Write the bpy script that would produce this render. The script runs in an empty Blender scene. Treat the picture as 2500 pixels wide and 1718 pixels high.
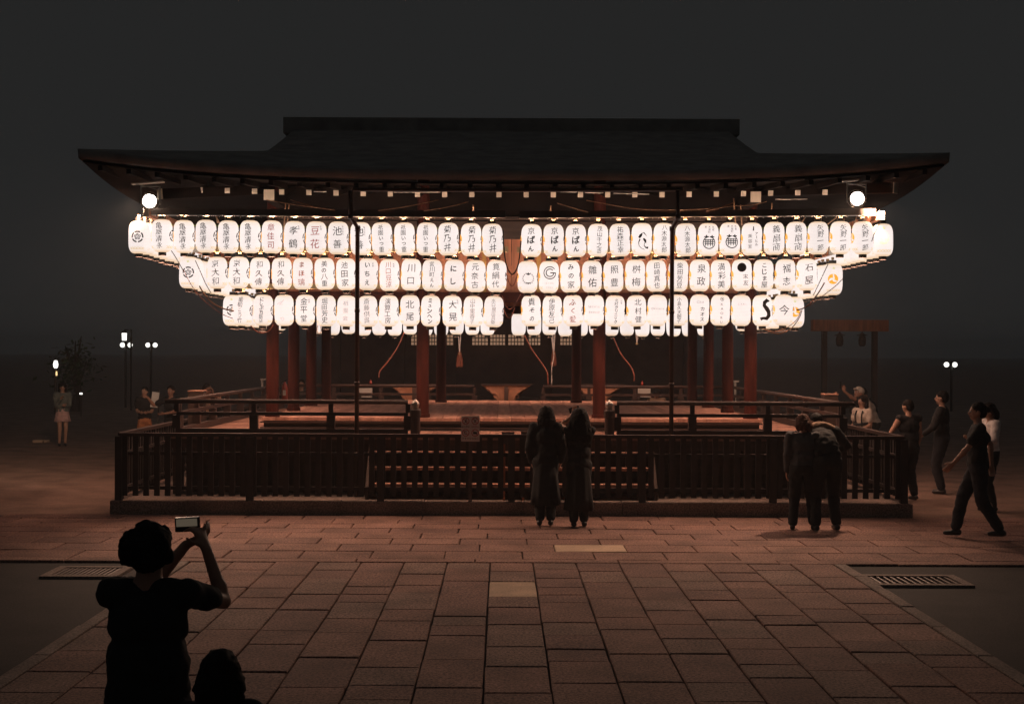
import bpy, bmesh, math, random
from mathutils import Vector, Matrix, Euler, noise

rnd = random.Random(11)
SC = bpy.context.scene
COL = SC.collection

# ------------------------------------------------------------------ camera
F, PW, PCX, PCY, EYE, ROLL = 3300.0, 2500.0, 1225.0, 860.0, 2.4, 0.0045
cam_d = bpy.data.cameras.new('camera')
cam = bpy.data.objects.new('camera', cam_d)
COL.objects.link(cam)
cam_d.sensor_width = 36.0
cam_d.lens = F / PW * 36.0
cam_d.shift_x = 0.010
cam_d.shift_y = 0.0004
cam_d.clip_start = 0.1
cam_d.clip_end = 2000
cam.location = (0, 0, EYE)
cam.rotation_euler = (math.pi / 2, -ROLL, 0)
SC.camera = cam

# ------------------------------------------------------------------ night sky
world = bpy.data.worlds.new('World')
SC.world = world
world.use_nodes = True
wn = world.node_tree.nodes['Background']
wn.inputs['Color'].default_value = (0.98, 1.0, 1.0, 1)
wn.inputs['Strength'].default_value = 0.0178
SC.view_settings.view_transform = 'Standard'
SC.view_settings.look = 'None'
SC.view_settings.gamma = 1
SC.view_settings.exposure = 0
SC.view_settings.use_curve_mapping = False
try:
    SC.cycles.use_denoising = True
    SC.cycles.denoiser = 'OPENIMAGEDENOISE'
    SC.cycles.max_bounces = 6
    SC.cycles.diffuse_bounces = 3
    SC.cycles.sample_clamp_indirect = 3
    SC.cycles.use_light_tree = True
except Exception:
    pass

LANTERN = 1.08          # glow of the paper lanterns
FLOOD_W = 820.0        # the two flood lamps on the eave corners
FLOOD_COL = (1.0, 0.62, 0.42)


def P(px, py, Y):
    """point at depth Y that a pixel of the 2500 px wide photograph looks at"""
    dx, dy = px - PCX, py - PCY
    c, s = math.cos(ROLL), math.sin(ROLL)
    x0, y0 = dx * c + dy * s, -dx * s + dy * c
    return Vector((x0 / F * Y, Y, EYE - y0 / F * Y))


def PX(px, Y):
    return (px - PCX) / F * Y


# flood lamps (the lit lamps of the photograph)
FL_L = P(365, 491, 20.55)
FL_R = P(2093, 485, 20.55)


def flood_light(name, pos, aim, power=1.0, cone=88):
    d = bpy.data.lights.new(name, 'SPOT')
    d.energy = FLOOD_W * power
    d.color = FLOOD_COL
    d.spot_size = math.radians(cone)
    d.spot_blend = 1.0
    d.shadow_soft_size = 0.10
    o = bpy.data.objects.new(name, d)
    COL.objects.link(o)
    o.location = pos
    o.rotation_euler = (Vector(aim) - Vector(pos)).to_track_quat('-Z', 'Y').to_euler()
    return o


flood_light('flood_beam', FL_L + Vector((0.05, -0.22, -0.02)), (-1.4, 16.2, 0))
flood_light('flood_beam', FL_R + Vector((-0.05, -0.22, -0.02)), (1.9, 16.2, 0))

# the same lamps also spill sideways over the grounds beside the stage
flood_light('flood_spill', FL_L + Vector((-0.22, 0.0, -0.02)), (-10.5, 31, 0.6), 1.4, 75)
flood_light('flood_spill', FL_R + Vector((0.22, 0.0, -0.02)), (10.0, 28, 0.6), 0.8, 75)

# ------------------------------------------------------------------ materials


def _mat(name):
    m = bpy.data.materials.new(name)
    m.use_nodes = True
    nt = m.node_tree
    return m, nt, nt.nodes, nt.links, nt.nodes['Principled BSDF']


def lin(c):
    return tuple(c) + (1,)


def plain(name, col, rough=0.7, metal=0.0, var=0.25, scale=6.0, bump=0.0, spec=0.5, stretch=(1, 1, 1)):
    """base colour broken up with object-space noise (grain and wear)"""
    m, nt, N, L, B = _mat(name)
    tc = N.new('ShaderNodeTexCoord')
    mp = N.new('ShaderNodeMapping')
    mp.inputs['Scale'].default_value = stretch
    L.new(tc.outputs['Object'], mp.inputs['Vector'])
    nz = N.new('ShaderNodeTexNoise')
    nz.inputs['Scale'].default_value = scale
    nz.inputs['Detail'].default_value = 5
    L.new(mp.outputs['Vector'], nz.inputs['Vector'])
    cr = N.new('ShaderNodeValToRGB')
    a = [max(0, x * (1 - var)) for x in col]
    b = [min(1, x * (1 + var)) for x in col]
    cr.color_ramp.elements[0].position = 0.3
    cr.color_ramp.elements[1].position = 0.7
    cr.color_ramp.elements[0].color = lin(a)
    cr.color_ramp.elements[1].color = lin(b)
    L.new(nz.outputs['Fac'], cr.inputs['Fac'])
    L.new(cr.outputs['Color'], B.inputs['Base Color'])
    B.inputs['Roughness'].default_value = rough
    B.inputs['Metallic'].default_value = metal
    B.inputs['Specular IOR Level'].default_value = spec
    if bump:
        bp = N.new('ShaderNodeBump')
        bp.inputs['Strength'].default_value = bump
        bp.inputs['Distance'].default_value = 0.01
        L.new(nz.outputs['Fac'], bp.inputs['Height'])
        L.new(bp.outputs['Normal'], B.inputs['Normal'])
    return m


def stone_mat(name, col, speck=0.7):
    m, nt, N, L, B = _mat(name)
    tc = N.new('ShaderNodeNewGeometry')
    n1 = N.new('ShaderNodeTexNoise')
    n1.inputs['Scale'].default_value = 1.6
    n1.inputs['Detail'].default_value = 6
    n2 = N.new('ShaderNodeTexNoise')
    n2.inputs['Scale'].default_value = 42
    n2.inputs['Detail'].default_value = 6
    n2.inputs['Roughness'].default_value = 0.8
    for n in (n1, n2):
        L.new(tc.outputs['Position'], n.inputs['Vector'])
    r1 = N.new('ShaderNodeValToRGB')
    r1.color_ramp.elements[0].position = 0.32
    r1.color_ramp.elements[1].position = 0.68
    r1.color_ramp.elements[0].color = lin([c * 0.68 for c in col])
    r1.color_ramp.elements[1].color = lin([min(1, c * 1.2) for c in col])
    L.new(n1.outputs['Fac'], r1.inputs['Fac'])
    r2 = N.new('ShaderNodeValToRGB')
    r2.color_ramp.elements[0].position = 0.38
    r2.color_ramp.elements[1].position = 0.66
    r2.color_ramp.elements[0].color = (1 - speck,) * 3 + (1,)
    r2.color_ramp.elements[1].color = (1 + speck * 0.7,) * 3 + (1,)
    L.new(n2.outputs['Fac'], r2.inputs['Fac'])
    mx = N.new('ShaderNodeMix')
    mx.data_type = 'RGBA'
    mx.blend_type = 'MULTIPLY'
    mx.inputs['Factor'].default_value = 1
    L.new(r1.outputs['Color'], mx.inputs['A'])
    L.new(r2.outputs['Color'], mx.inputs['B'])
    L.new(mx.outputs['Result'], B.inputs['Base Color'])
    B.inputs['Roughness'].default_value = 0.8
    B.inputs['Specular IOR Level'].default_value = 0.3
    bp = N.new('ShaderNodeBump')
    bp.inputs['Strength'].default_value = 0.75
    bp.inputs['Distance'].default_value = 0.012
    L.new(n2.outputs['Fac'], bp.inputs['Height'])
    L.new(bp.outputs['Normal'], B.inputs['Normal'])
    return m


def glow(name, col, strength):
    m, nt, N, L, B = _mat(name)
    B.inputs['Base Color'].default_value = lin([min(0.8, c) for c in col])
    B.inputs['Emission Color'].default_value = lin(col)
    B.inputs['Emission Strength'].default_value = strength
    return m


def paper_mat():
    """lit paper: whiter round the bulb, creamier near the two rims, faint paper fibre"""
    m, nt, N, L, B = _mat('lit_paper')
    tc = N.new('ShaderNodeTexCoord')
    sp = N.new('ShaderNodeSeparateXYZ')
    L.new(tc.outputs['Object'], sp.inputs[0])
    ab = N.new('ShaderNodeMath')
    ab.operation = 'ABSOLUTE'
    L.new(sp.outputs['Z'], ab.inputs[0])
    mr = N.new('ShaderNodeMapRange')
    mr.inputs['From Min'].default_value = 0.15
    mr.inputs['From Max'].default_value = 0.262
    L.new(ab.outputs[0], mr.inputs['Value'])
    cr = N.new('ShaderNodeValToRGB')
    cr.color_ramp.elements[0].color = (0.95, 0.83, 0.79, 1)
    cr.color_ramp.elements[1].color = (0.80, 0.50, 0.25, 1)
    e = cr.color_ramp.elements.new(0.55)
    e.color = (0.93, 0.77, 0.66, 1)
    L.new(mr.outputs['Result'], cr.inputs['Fac'])
    nz = N.new('ShaderNodeTexNoise')
    nz.inputs['Scale'].default_value = 9
    nz.inputs['Detail'].default_value = 4
    L.new(tc.outputs['Object'], nz.inputs['Vector'])
    wv = N.new('ShaderNodeMapRange')
    wv.inputs['To Min'].default_value = 0.93
    wv.inputs['To Max'].default_value = 1.05
    L.new(nz.outputs['Fac'], wv.inputs['Value'])
    oi = N.new('ShaderNodeObjectInfo')
    orr = N.new('ShaderNodeMapRange')
    orr.inputs['To Min'].default_value = 0.95
    orr.inputs['To Max'].default_value = 1.05
    L.new(oi.outputs['Random'], orr.inputs['Value'])
    mu = N.new('ShaderNodeMath')
    mu.operation = 'MULTIPLY'
    L.new(wv.outputs['Result'], mu.inputs[0])
    L.new(orr.outputs['Result'], mu.inputs[1])
    rb = N.new('ShaderNodeMath')                   # bamboo ribs behind the paper
    rb.operation = 'MULTIPLY'
    rb.inputs[1].default_value = 2 * math.pi / 0.0229
    L.new(sp.outputs['Z'], rb.inputs[0])
    sn = N.new('ShaderNodeMath')
    sn.operation = 'SINE'
    L.new(rb.outputs[0], sn.inputs[0])
    rm = N.new('ShaderNodeMapRange')
    rm.inputs['From Min'].default_value = -1
    rm.inputs['To Min'].default_value = 0.93
    rm.inputs['To Max'].default_value = 1.05
    L.new(sn.outputs[0], rm.inputs['Value'])
    m3 = N.new('ShaderNodeMath')
    m3.operation = 'MULTIPLY'
    L.new(mu.outputs[0], m3.inputs[0])
    L.new(rm.outputs['Result'], m3.inputs[1])
    m2 = N.new('ShaderNodeMath')
    m2.operation = 'MULTIPLY'
    m2.inputs[1].default_value = LANTERN
    L.new(m3.outputs[0], m2.inputs[0])
    L.new(cr.outputs['Color'], B.inputs['Emission Color'])
    L.new(m2.outputs[0], B.inputs['Emission Strength'])
    B.inputs['Base Color'].default_value = (0.14, 0.13, 0.11, 1)
    B.inputs['Specular IOR Level'].default_value = 0.1
    B.inputs['Roughness'].default_value = 0.9
    return m


M = {}
M['paper'] = paper_mat()
M['ink'] = plain('black_ink', (0.012, 0.009, 0.008), 0.9, var=0.1)
M['ink_brown'] = glow('brown_ink', (0.06, 0.04, 0.032), 0.4)
M['ink_red'] = glow('red_ink', (0.36, 0.03, 0.02), 0.75)
M['ink_rust'] = glow('rust_ink', (0.26, 0.06, 0.03), 0.75)
M['ink_grey'] = glow('thin_grey_ink', (0.13, 0.115, 0.11), 0.8)
M['ink_faint'] = glow('faded_ink', (0.30, 0.27, 0.265), 0.9)
M['ink_orange'] = glow('orange_print', (0.80, 0.34, 0.03), 1.0)
M['ink_orange_pale'] = glow('faded_orange_print', (0.88, 0.62, 0.45), 1.0)
M['ink_band'] = glow('ochre_print', (0.62, 0.42, 0.16), 1.0)
M['ink_green'] = glow('green_print', (0.45, 0.45, 0.12), 1.0)
M['bulb'] = glow('lit_bulb', (1.0, 0.50, 0.32), 95.0)
M['bulb_up'] = glow('lit_bulb_upper', (1.0, 0.62, 0.42), 130.0)
M['cap'] = plain('black_lacquer', (0.015, 0.012, 0.011), 0.45, var=0.2)
M['pale_wood'] = plain('pale_wood', (0.45, 0.31, 0.16), 0.7, var=0.15, scale=9)
M['white_wood'] = plain('white_painted_wood', (0.75, 0.68, 0.58), 0.7, var=0.1, scale=8)
M['dark_wood'] = plain('old_dark_wood', (0.075, 0.047, 0.036), 0.7, var=0.35, scale=3, stretch=(1, 1, 6), bump=0.2)
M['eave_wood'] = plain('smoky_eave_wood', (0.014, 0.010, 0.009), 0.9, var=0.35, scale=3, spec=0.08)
M['rail_wood'] = plain('worn_rail_wood', (0.045, 0.026, 0.021), 0.55, var=0.3, scale=4)
M['red_wood'] = plain('red_stained_wood', (0.055, 0.013, 0.009), 0.6, spec=0.15, var=0.35, scale=3, stretch=(3, 3, 0.5), bump=0.15)
M['board_wood'] = plain('brown_board_wood', (0.50, 0.20, 0.11), 0.65, var=0.3, scale=3, stretch=(4, 4, 0.4), bump=0.15)
M['batten_wood'] = plain('golden_batten_wood', (0.62, 0.34, 0.10), 0.6, var=0.2, scale=5)
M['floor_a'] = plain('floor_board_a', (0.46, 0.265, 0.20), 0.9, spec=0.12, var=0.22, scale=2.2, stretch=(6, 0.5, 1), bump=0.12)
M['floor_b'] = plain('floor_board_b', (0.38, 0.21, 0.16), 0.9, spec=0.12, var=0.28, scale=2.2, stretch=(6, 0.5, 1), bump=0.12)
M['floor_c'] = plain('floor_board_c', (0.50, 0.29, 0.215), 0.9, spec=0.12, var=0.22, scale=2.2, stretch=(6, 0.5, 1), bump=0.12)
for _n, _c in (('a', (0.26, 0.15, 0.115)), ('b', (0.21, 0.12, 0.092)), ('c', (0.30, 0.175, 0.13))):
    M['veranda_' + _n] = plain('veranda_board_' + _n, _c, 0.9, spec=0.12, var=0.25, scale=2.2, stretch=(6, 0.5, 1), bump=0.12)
M['step_wood'] = plain('step_wood', (0.50, 0.28, 0.205), 0.8, spec=0.2, var=0.25, scale=4)
M['fence_wood'] = plain('dark_fence_wood', (0.035, 0.026, 0.023), 0.7, var=0.35, scale=5)
M['carved_wood'] = plain('carved_pale_wood', (0.58, 0.28, 0.16), 0.6, var=0.15, scale=7, bump=0.2)
M['steel'] = plain('brown_painted_steel', (0.16, 0.12, 0.10), 0.35, 0.7, var=0.2)
M['copper'] = plain('brown_copper', (0.07, 0.045, 0.036), 0.45, 0.5, var=0.25)
M['black_metal'] = plain('black_metal', (0.03, 0.03, 0.032), 0.45, 0.3, var=0.2)
M['grey_metal'] = plain('grey_metal', (0.5, 0.47, 0.43), 0.35, 0.8, var=0.2)
M['bark_roof'] = plain('weathered_bark_shingle', (0.30, 0.285, 0.27), 0.9, var=0.25, scale=3, bump=0.5)
M['cord_black'] = plain('black_cord', (0.02, 0.016, 0.015), 0.7)
M['cord_tan'] = plain('tan_rope', (0.55, 0.33, 0.20), 0.8, var=0.3, scale=30)
M['cord_red'] = plain('red_brown_rope', (0.26, 0.09, 0.06), 0.8, var=0.3, scale=30)
M['cord_white'] = plain('white_rope', (0.75, 0.68, 0.6), 0.8, var=0.2, scale=30)
M['tassel'] = plain('rust_red_horsehair', (0.30, 0.10, 0.06), 0.85, var=0.4, scale=40, stretch=(4, 4, 0.3))
M['kerb'] = stone_mat('kerb_granite', (0.30, 0.235, 0.20))
M['earth'] = stone_mat('packed_earth', (0.30, 0.20, 0.155), 0.35)
M['gravel'] = stone_mat('dark_gravel', (0.045, 0.04, 0.037), 0.6)
M['grout'] = plain('joint_dirt', (0.035, 0.028, 0.026), 0.95, var=0.3, scale=20)
M['iron'] = plain('rusty_iron', (0.10, 0.075, 0.065), 0.55, 0.4, var=0.4, scale=14)
STONES = [stone_mat('granite_%s' % n, c, s) for n, c, s in (
    ('rose', (0.37, 0.215, 0.17), 0.8), ('brown', (0.34, 0.195, 0.155), 0.85), ('dusk', (0.31, 0.18, 0.148), 0.85),
    ('grey', (0.34, 0.22, 0.178), 0.9))]
M['pale_stone'] = stone_mat('pale_granite', (0.62, 0.46, 0.33), 0.25)
M['skin'] = plain('skin', (0.50, 0.29, 0.20), 0.5, var=0.1, scale=12)
M['skin_dark'] = plain('tanned_skin', (0.42, 0.22, 0.145), 0.5, var=0.1, scale=12)
M['hair_black'] = plain('black_hair', (0.014, 0.011, 0.010), 0.7, spec=0.15, var=0.4, scale=60, stretch=(3, 3, 0.4))
M['hair_brown'] = plain('brown_hair', (0.09, 0.036, 0.022), 0.7, spec=0.15, var=0.4, scale=60, stretch=(3, 3, 0.4))
for n, c in (("black", (0.016, 0.016, 0.0165)), ('charcoal', (0.06, 0.06, 0.063)), ('navy', (0.02, 0.022, 0.028)), ('white', (0.72, 0.68, 0.64)),
             ('cream', (0.66, 0.56, 0.46)), ('grey', (0.26, 0.27, 0.27)), ('orange', (0.62, 0.24, 0.10)), ('pink', (0.66, 0.42, 0.38)),
             ('denim', (0.07, 0.08, 0.11)), ('tan', (0.40, 0.25, 0.16)), ('sage', (0.16, 0.18, 0.16))):
    M['cloth_' + n] = plain(n + '_cloth', c, 0.85, var=0.18, scale=14, bump=0.25)
M['shoe'] = plain('dark_shoe_leather', (0.03, 0.026, 0.024), 0.4)
M['eye'] = plain('eye_white', (0.6, 0.57, 0.55), 0.2, var=0.05)
M['lip'] = plain('lips', (0.36, 0.10, 0.08), 0.5, var=0.1)
M['phone'] = plain('black_plastic', (0.02, 0.02, 0.022), 0.25, var=0.1)
M['screen'] = glow('dim_camera_screen', (0.25, 0.20, 0.14), 0.28)
M['led'] = glow('camera_led', (0.3, 0.75, 0.7), 0.6)
M['globe'] = glow('lit_globe', (1.0, 0.98, 0.90), 2.0)
M['warm_globe'] = glow('warm_lit_lamp', (1.0, 0.66, 0.30), 1.5)
M['flood_glass'] = glow('flood_lamp_glass', (1.0, 0.93, 0.84), 14.0)
M['notice'] = plain('white_notice_board', (0.70, 0.62, 0.58), 0.6, var=0.06)
M['notice_dark'] = plain('brown_notice_board', (0.14, 0.10, 0.09), 0.6, var=0.15)
M['print_red'] = plain('red_print', (0.45, 0.06, 0.05), 0.6, var=0.1)
M['print_black'] = plain('black_print', (0.04, 0.032, 0.032), 0.6, var=0.1)
M['shoji'] = glow('shoji_paper_glow', (0.62, 0.36, 0.22), 0.42)  # faint glow put into the paper, with no lamp behind it
M['paper_white'] = plain('white_paper', (0.75, 0.72, 0.66), 0.8, var=0.05)
M['ext_red'] = plain('red_enamel', (0.30, 0.05, 0.035), 0.3, var=0.1)
M['leaf'] = plain('night_leaf', (0.05, 0.085, 0.025), 0.6, var=0.5, scale=2)
M['trunk'] = plain('bark', (0.07, 0.05, 0.04), 0.9, var=0.4, scale=8)
M['hall_wood'] = plain('hall_dark_wood', (0.09, 0.055, 0.043), 0.75, var=0.3, scale=2)
M['plastic_white'] = plain('white_board', (0.60, 0.58, 0.52), 0.6, var=0.06)

# ------------------------------------------------------------------ builders
LOC = {}


def tag(o, label=None, cat=None, group=None, kind=None):
    if label:
        o['label'] = label
    if cat:
        o['category'] = cat
    if group:
        o['group'] = group
    if kind:
        o['kind'] = kind
    return o


def thing(name, label, cat, loc=(0, 0, 0), rz=0.0, group=None):
    o = bpy.data.objects.new(name, None)
    o.empty_display_size = 0.1
    COL.objects.link(o)
    o.location = loc
    o.rotation_euler = (0, 0, rz)
    LOC[o.name] = Vector(loc)
    return tag(o, label, cat, group)


def mesh_of(bm, name, mat, smooth=False):
    me = bpy.data.meshes.new(name)
    bmesh.ops.recalc_face_normals(bm, faces=bm.faces[:])
    bm.to_mesh(me)
    bm.free()
    for m in (mat if isinstance(mat, (list, tuple)) else [mat]):
        me.materials.append(M[m] if isinstance(m, str) else m)
    if smooth:
        me.polygons.foreach_set('use_smooth', [True] * len(me.polygons))
    return me


def put(name, me, parent=None):
    o = bpy.data.objects.new(name, me)
    COL.objects.link(o)
    if parent is not None:
        o.parent = parent
    return o


def part(name, bm, mat, parent=None, smooth=False, local=False, kind=None):
    """link a bmesh written in world coordinates as one part of its thing"""
    base = Vector((0, 0, 0))
    if parent is not None and not local:
        base = LOC.get(parent.name, base)
        if base.length:
            bmesh.ops.translate(bm, verts=bm.verts[:], vec=-base)
    o = put(name, mesh_of(bm, name, mat, smooth), parent)
    LOC[o.name] = base.copy()
    if kind:
        o['kind'] = kind
    return o


def box(bm, x0, x1, y0, y1, z0, z1, bev=0.0):
    vs = [bm.verts.new((x, y, z)) for z in (z0, z1) for y in (y0, y1) for x in (x0, x1)]
    fs = [bm.faces.new([vs[i] for i in f]) for f in
          ((0, 2, 3, 1), (4, 5, 7, 6), (0, 1, 5, 4), (2, 6, 7, 3), (0, 4, 6, 2), (1, 3, 7, 5))]
    if bev:
        es = list({e for f in fs for e in f.edges})
        bmesh.ops.bevel(bm, geom=es, offset=bev, segments=1, affect='EDGES', profile=0.5)
    return vs


def BOX(*a, **k):
    bm = bmesh.new()
    box(bm, *a, **k)
    return bm


def obox(bm, a, b, w, h, up=(0, 0, 1)):
    """bar of section w x h from a to b"""
    a, b = Vector(a), Vector(b)
    d = (b - a).normalized()
    s = d.cross(Vector(up))
    if s.length < 1e-4:
        s = d.cross(Vector((0, 1, 0)))
    s.normalize()
    u = s.cross(d).normalized()
    vs = []
    for p in (a, b):
        for i, j in ((-1, -1), (1, -1), (1, 1), (-1, 1)):
            vs.append(bm.verts.new(p + s * (w / 2 * i) + u * (h / 2 * j)))
    for f in ((0, 1, 2, 3), (7, 6, 5, 4), (0, 4, 5, 1), (1, 5, 6, 2), (2, 6, 7, 3), (3, 7, 4, 0)):
        bm.faces.new([vs[i] for i in f])


def tube(bm, pts, r, n=6, r1=None):
    pts = [Vector(p) for p in pts]
    rings = []
    for i, p in enumerate(pts):
        d = (pts[min(i + 1, len(pts) - 1)] - pts[max(i - 1, 0)]).normalized()
        s = d.cross(Vector((0, 0, 1)))
        if s.length < 1e-3:
            s = d.cross(Vector((0, 1, 0)))
        s.normalize()
        u = d.cross(s)
        rr = r if r1 is None else r + (r1 - r) * i / max(1, len(pts) - 1)
        rings.append([bm.verts.new(p + (s * math.cos(2 * math.pi * k / n) + u * math.sin(2 * math.pi * k / n)) * rr) for k in range(n)])
    for a, b in zip(rings, rings[1:]):
        for k in range(n):
            bm.faces.new((a[k], a[(k + 1) % n], b[(k + 1) % n], b[k]))
    bm.faces.new(rings[0][::-1])
    bm.faces.new(rings[-1])


def lathe(bm, prof, n=16, c=(0, 0, 0), cap=True):
    rings = []
    for r, z in prof:
        rings.append([bm.verts.new((c[0] + r * math.cos(2 * math.pi * k / n), c[1] + r * math.sin(2 * math.pi * k / n), c[2] + z)) for k in range(n)])
    for a, b in zip(rings, rings[1:]):
        for k in range(n):
            bm.faces.new((a[k], a[(k + 1) % n], b[(k + 1) % n], b[k]))
    if cap:
        bm.faces.new(rings[0][::-1])
        bm.faces.new(rings[-1])


def prism(bm, poly, y0, y1):
    """outline in x,z swept from y0 to y1"""
    a = [bm.verts.new((x, y0, z)) for x, z in poly]
    b = [bm.verts.new((x, y1, z)) for x, z in poly]
    n = len(poly)
    fa = bm.faces.new(a)
    fb = bm.faces.new(b[::-1])
    for i in range(n):
        bm.faces.new((a[i], b[i], b[(i + 1) % n], a[(i + 1) % n]))
    bmesh.ops.triangulate(bm, faces=[fa, fb])


def sag(a, b, drop, n=14):
    a, b = Vector(a), Vector(b)
    return [a.lerp(b, t / n) - Vector((0, 0, drop * 4 * (t / n) * (1 - t / n))) for t in range(n + 1)]


def smooth_path(pts, n=6):
    """Catmull-Rom through the points"""
    p = [Vector(q) for q in pts]
    p = [p[0] * 2 - p[1]] + p + [p[-1] * 2 - p[-2]]
    out = []
    for i in range(1, len(p) - 2):
        for k in range(n):
            t = k / n
            a, b, c, d = p[i - 1], p[i], p[i + 1], p[i + 2]
            out.append(0.5 * ((2 * b) + (c - a) * t + (2 * a - 5 * b + 4 * c - d) * t * t + (3 * b - a - 3 * c + d) * t ** 3))
    out.append(p[-2])
    return out


# ------------------------------------------------------------------ lettering (flat print; glyphs of Blender's built-in font)
ROW1_L = ['亀屋清永'] * 5 + ['章佳司', '孝鶴', '豆花', '池善', '池善'] + ['祇園いつ重'] * 3 + ['菊乃井'] * 3
ROW1_R = ['京ばん'] * 3 + ['茂山千之丞', '祐森正幸', '@brush', '八木源太郎', '八木源太郎', '@seal', '@seal', '@salon', '義扇商', '義扇商'] + ['矢野一郎'] * 3
ROW2_L = ['京大和', '京大和', '和久傳', '和久傳', 'まほ璃', '美の八重', '池田家', 'いちえ', '川口豆涼', '川口', '宮川町えん', 'にし', '元奈古', '筧絹代']
ROW2_R = ['@ring', '@G', 'みの家', '雛佑', '照豊', '桝梅', '田崎真也', '柴田芳豆', '泉政', '満彩美', '@disc末友', 'こじま屋', '福志', '石屋']
ROW3_L = ['葡萄こう竹', 'にしぶち飯店', '@scribble', '金平堂', '堀田芳史', '@faint', '斎藤供呉', '演算工房', '北尾', 'ミュンヘン', '大晃', '山中里香子', '水口屋庄兵衛']
ROW3_R = ['貴その', '伊原友己', 'ふく愛', '@Natural', '北村クリニック', '北村健', '@Castelo', '小島久夫朝子', '@Clune', '@KAORU', '@LaAi', '@S', '今']
NOTICE = '禁止フラッシュ'
extra = '祇園株式会社木屋町寿美容室アヒルカオスナイチュンヘ京都晩笑建築家NaturlBeyGIONSOZUKARLiCtsoh立入火気'
_need = set(extra + NOTICE)
for row in (ROW1_L, ROW1_R, ROW2_L, ROW2_R, ROW3_L, ROW3_R):
    for s in row:
        _need |= set(s if not s.startswith('@') else s.replace('@disc', '') if 'disc' in s else '')
GL = {}
KANA = set('いろはにほのんつしこまみちえくそおふばごじぶカオスアヒルナイチュンヘミラッシフークリニ')


def fill(loops):
    from mathutils.geometry import delaunay_2d_cdt
    pts, eds = [], []
    for l in loops:
        k = len(pts)
        pts += [Vector(p) for p in l]
        eds += [(k + i, k + (i + 1) % len(l)) for i in range(len(l))]
    v, e, f, _, _, _ = delaunay_2d_cdt(pts, eds, [], 0, 1e-5)
    out = []
    for t in f:
        cx, cy = sum(v[i].x for i in t) / len(t), sum(v[i].y for i in t) / len(t)
        wn_ = 0
        for l in loops:
            for p, q in zip(l, l[1:] + l[:1]):
                if p[1] <= cy < q[1] or q[1] <= cy < p[1]:
                    x = p[0] + (cy - p[1]) / (q[1] - p[1]) * (q[0] - p[0])
                    if x > cx:
                        wn_ += 1 if q[1] > p[1] else -1
        if wn_:
            out.append(tuple(t))
    return [(q.x, q.y) for q in v], out


def make_glyphs():
    obs = []
    for w, off in (('thin', 0.009), ('norm', 0.015), ('bold', 0.025)):
        for ch in sorted(_need):
            c = bpy.data.curves.new('glyph', 'FONT')
            c.body = ch
            c.size = 1
            c.resolution_u = 2
            c.offset = off
            o = bpy.data.objects.new('glyph', c)
            COL.objects.link(o)
            obs.append((w, ch, o))
    dg = bpy.context.evaluated_depsgraph_get()
    for w, ch, o in obs:                                  # first the bare outlines
        o.data.fill_mode = 'NONE'
    dg.update()
    want = {}
    for w, ch, o in obs:
        me = bpy.data.meshes.new_from_object(o.evaluated_get(dg))
        nx = {}
        for e in me.edges:
            a, b = e.vertices
            nx.setdefault(a, []).append(b)
            nx.setdefault(b, []).append(a)
        seen, loops = set(), []
        for a in range(len(me.vertices)):
            if a in seen or a not in nx:
                continue
            lp, prev, cur = [a], None, a
            seen.add(a)
            while True:
                n_ = [q for q in nx[cur] if q not in seen]
                n_ = [q for q in n_ if q == cur + 1] or n_
                if not n_:
                    break
                cur = n_[0]
                seen.add(cur)
                lp.append(cur)
            loops.append([(me.vertices[q].co.x, me.vertices[q].co.y) for q in lp])
        sg = sum(sum(p[0] * q[1] - q[0] * p[1] for p, q in zip(l, l[1:] + l[:1])) / 2 for l in loops)
        want[(w, ch)] = (abs(sg), loops)
        bpy.data.meshes.remove(me)
    for w, ch, o in obs:
        o.data.fill_mode = 'FRONT'
    dg.update()
    for w, ch, o in obs:
        me = bpy.data.meshes.new_from_object(o.evaluated_get(dg))
        v = [(q.co.x, q.co.y) for q in me.vertices]
        if v:
            x0, x1 = min(a for a, b in v), max(a for a, b in v)
            y0, y1 = min(b for a, b in v), max(b for a, b in v)
            polys = [tuple(p.vertices) for p in me.polygons]
            ar = sum(p.area for p in me.polygons)
            if ch not in KANA or ar < want[(w, ch)][0] * 0.97:     # dense outlines can fail to fill: fill them here
                v, polys = fill(want[(w, ch)][1])
            v = [(a - (x0 + x1) / 2, b - (y0 + y1) / 2) for a, b in v]
            GL[(w, ch)] = (v, polys, x1 - x0)
        bpy.data.meshes.remove(me)
    for w, ch, o in obs:
        c = o.data
        bpy.data.objects.remove(o)
        bpy.data.curves.remove(c)


make_glyphs()


def glyph(bm, ch, x, z, size, w='norm', shear=0.0, wob=0.0, sx=1.0, seed=0):
    """one character, flat in the x,z plane"""
    if (w, ch) not in GL:
        return
    v, f, wd = GL[(w, ch)]
    vs = []
    for a, b in v:
        dx = wob * noise.noise(Vector((a * 3 + seed, b * 3, 1.7)))
        dz = wob * noise.noise(Vector((a * 3, b * 3 + seed, 7.1)))
        vs.append(bm.verts.new((x + (a * sx + dx) * size, 0, z + (b + shear * a + dz) * size)))
    for q in f:
        try:
            bm.faces.new([vs[i] for i in q])
        except ValueError:
            pass


def poly2(bm, pts):
    """flat polygon in x,z"""
    try:
        f = bm.faces.new([bm.verts.new((x, 0, z)) for x, z in pts])
        bmesh.ops.triangulate(bm, faces=[f])
    except ValueError:
        pass


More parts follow.
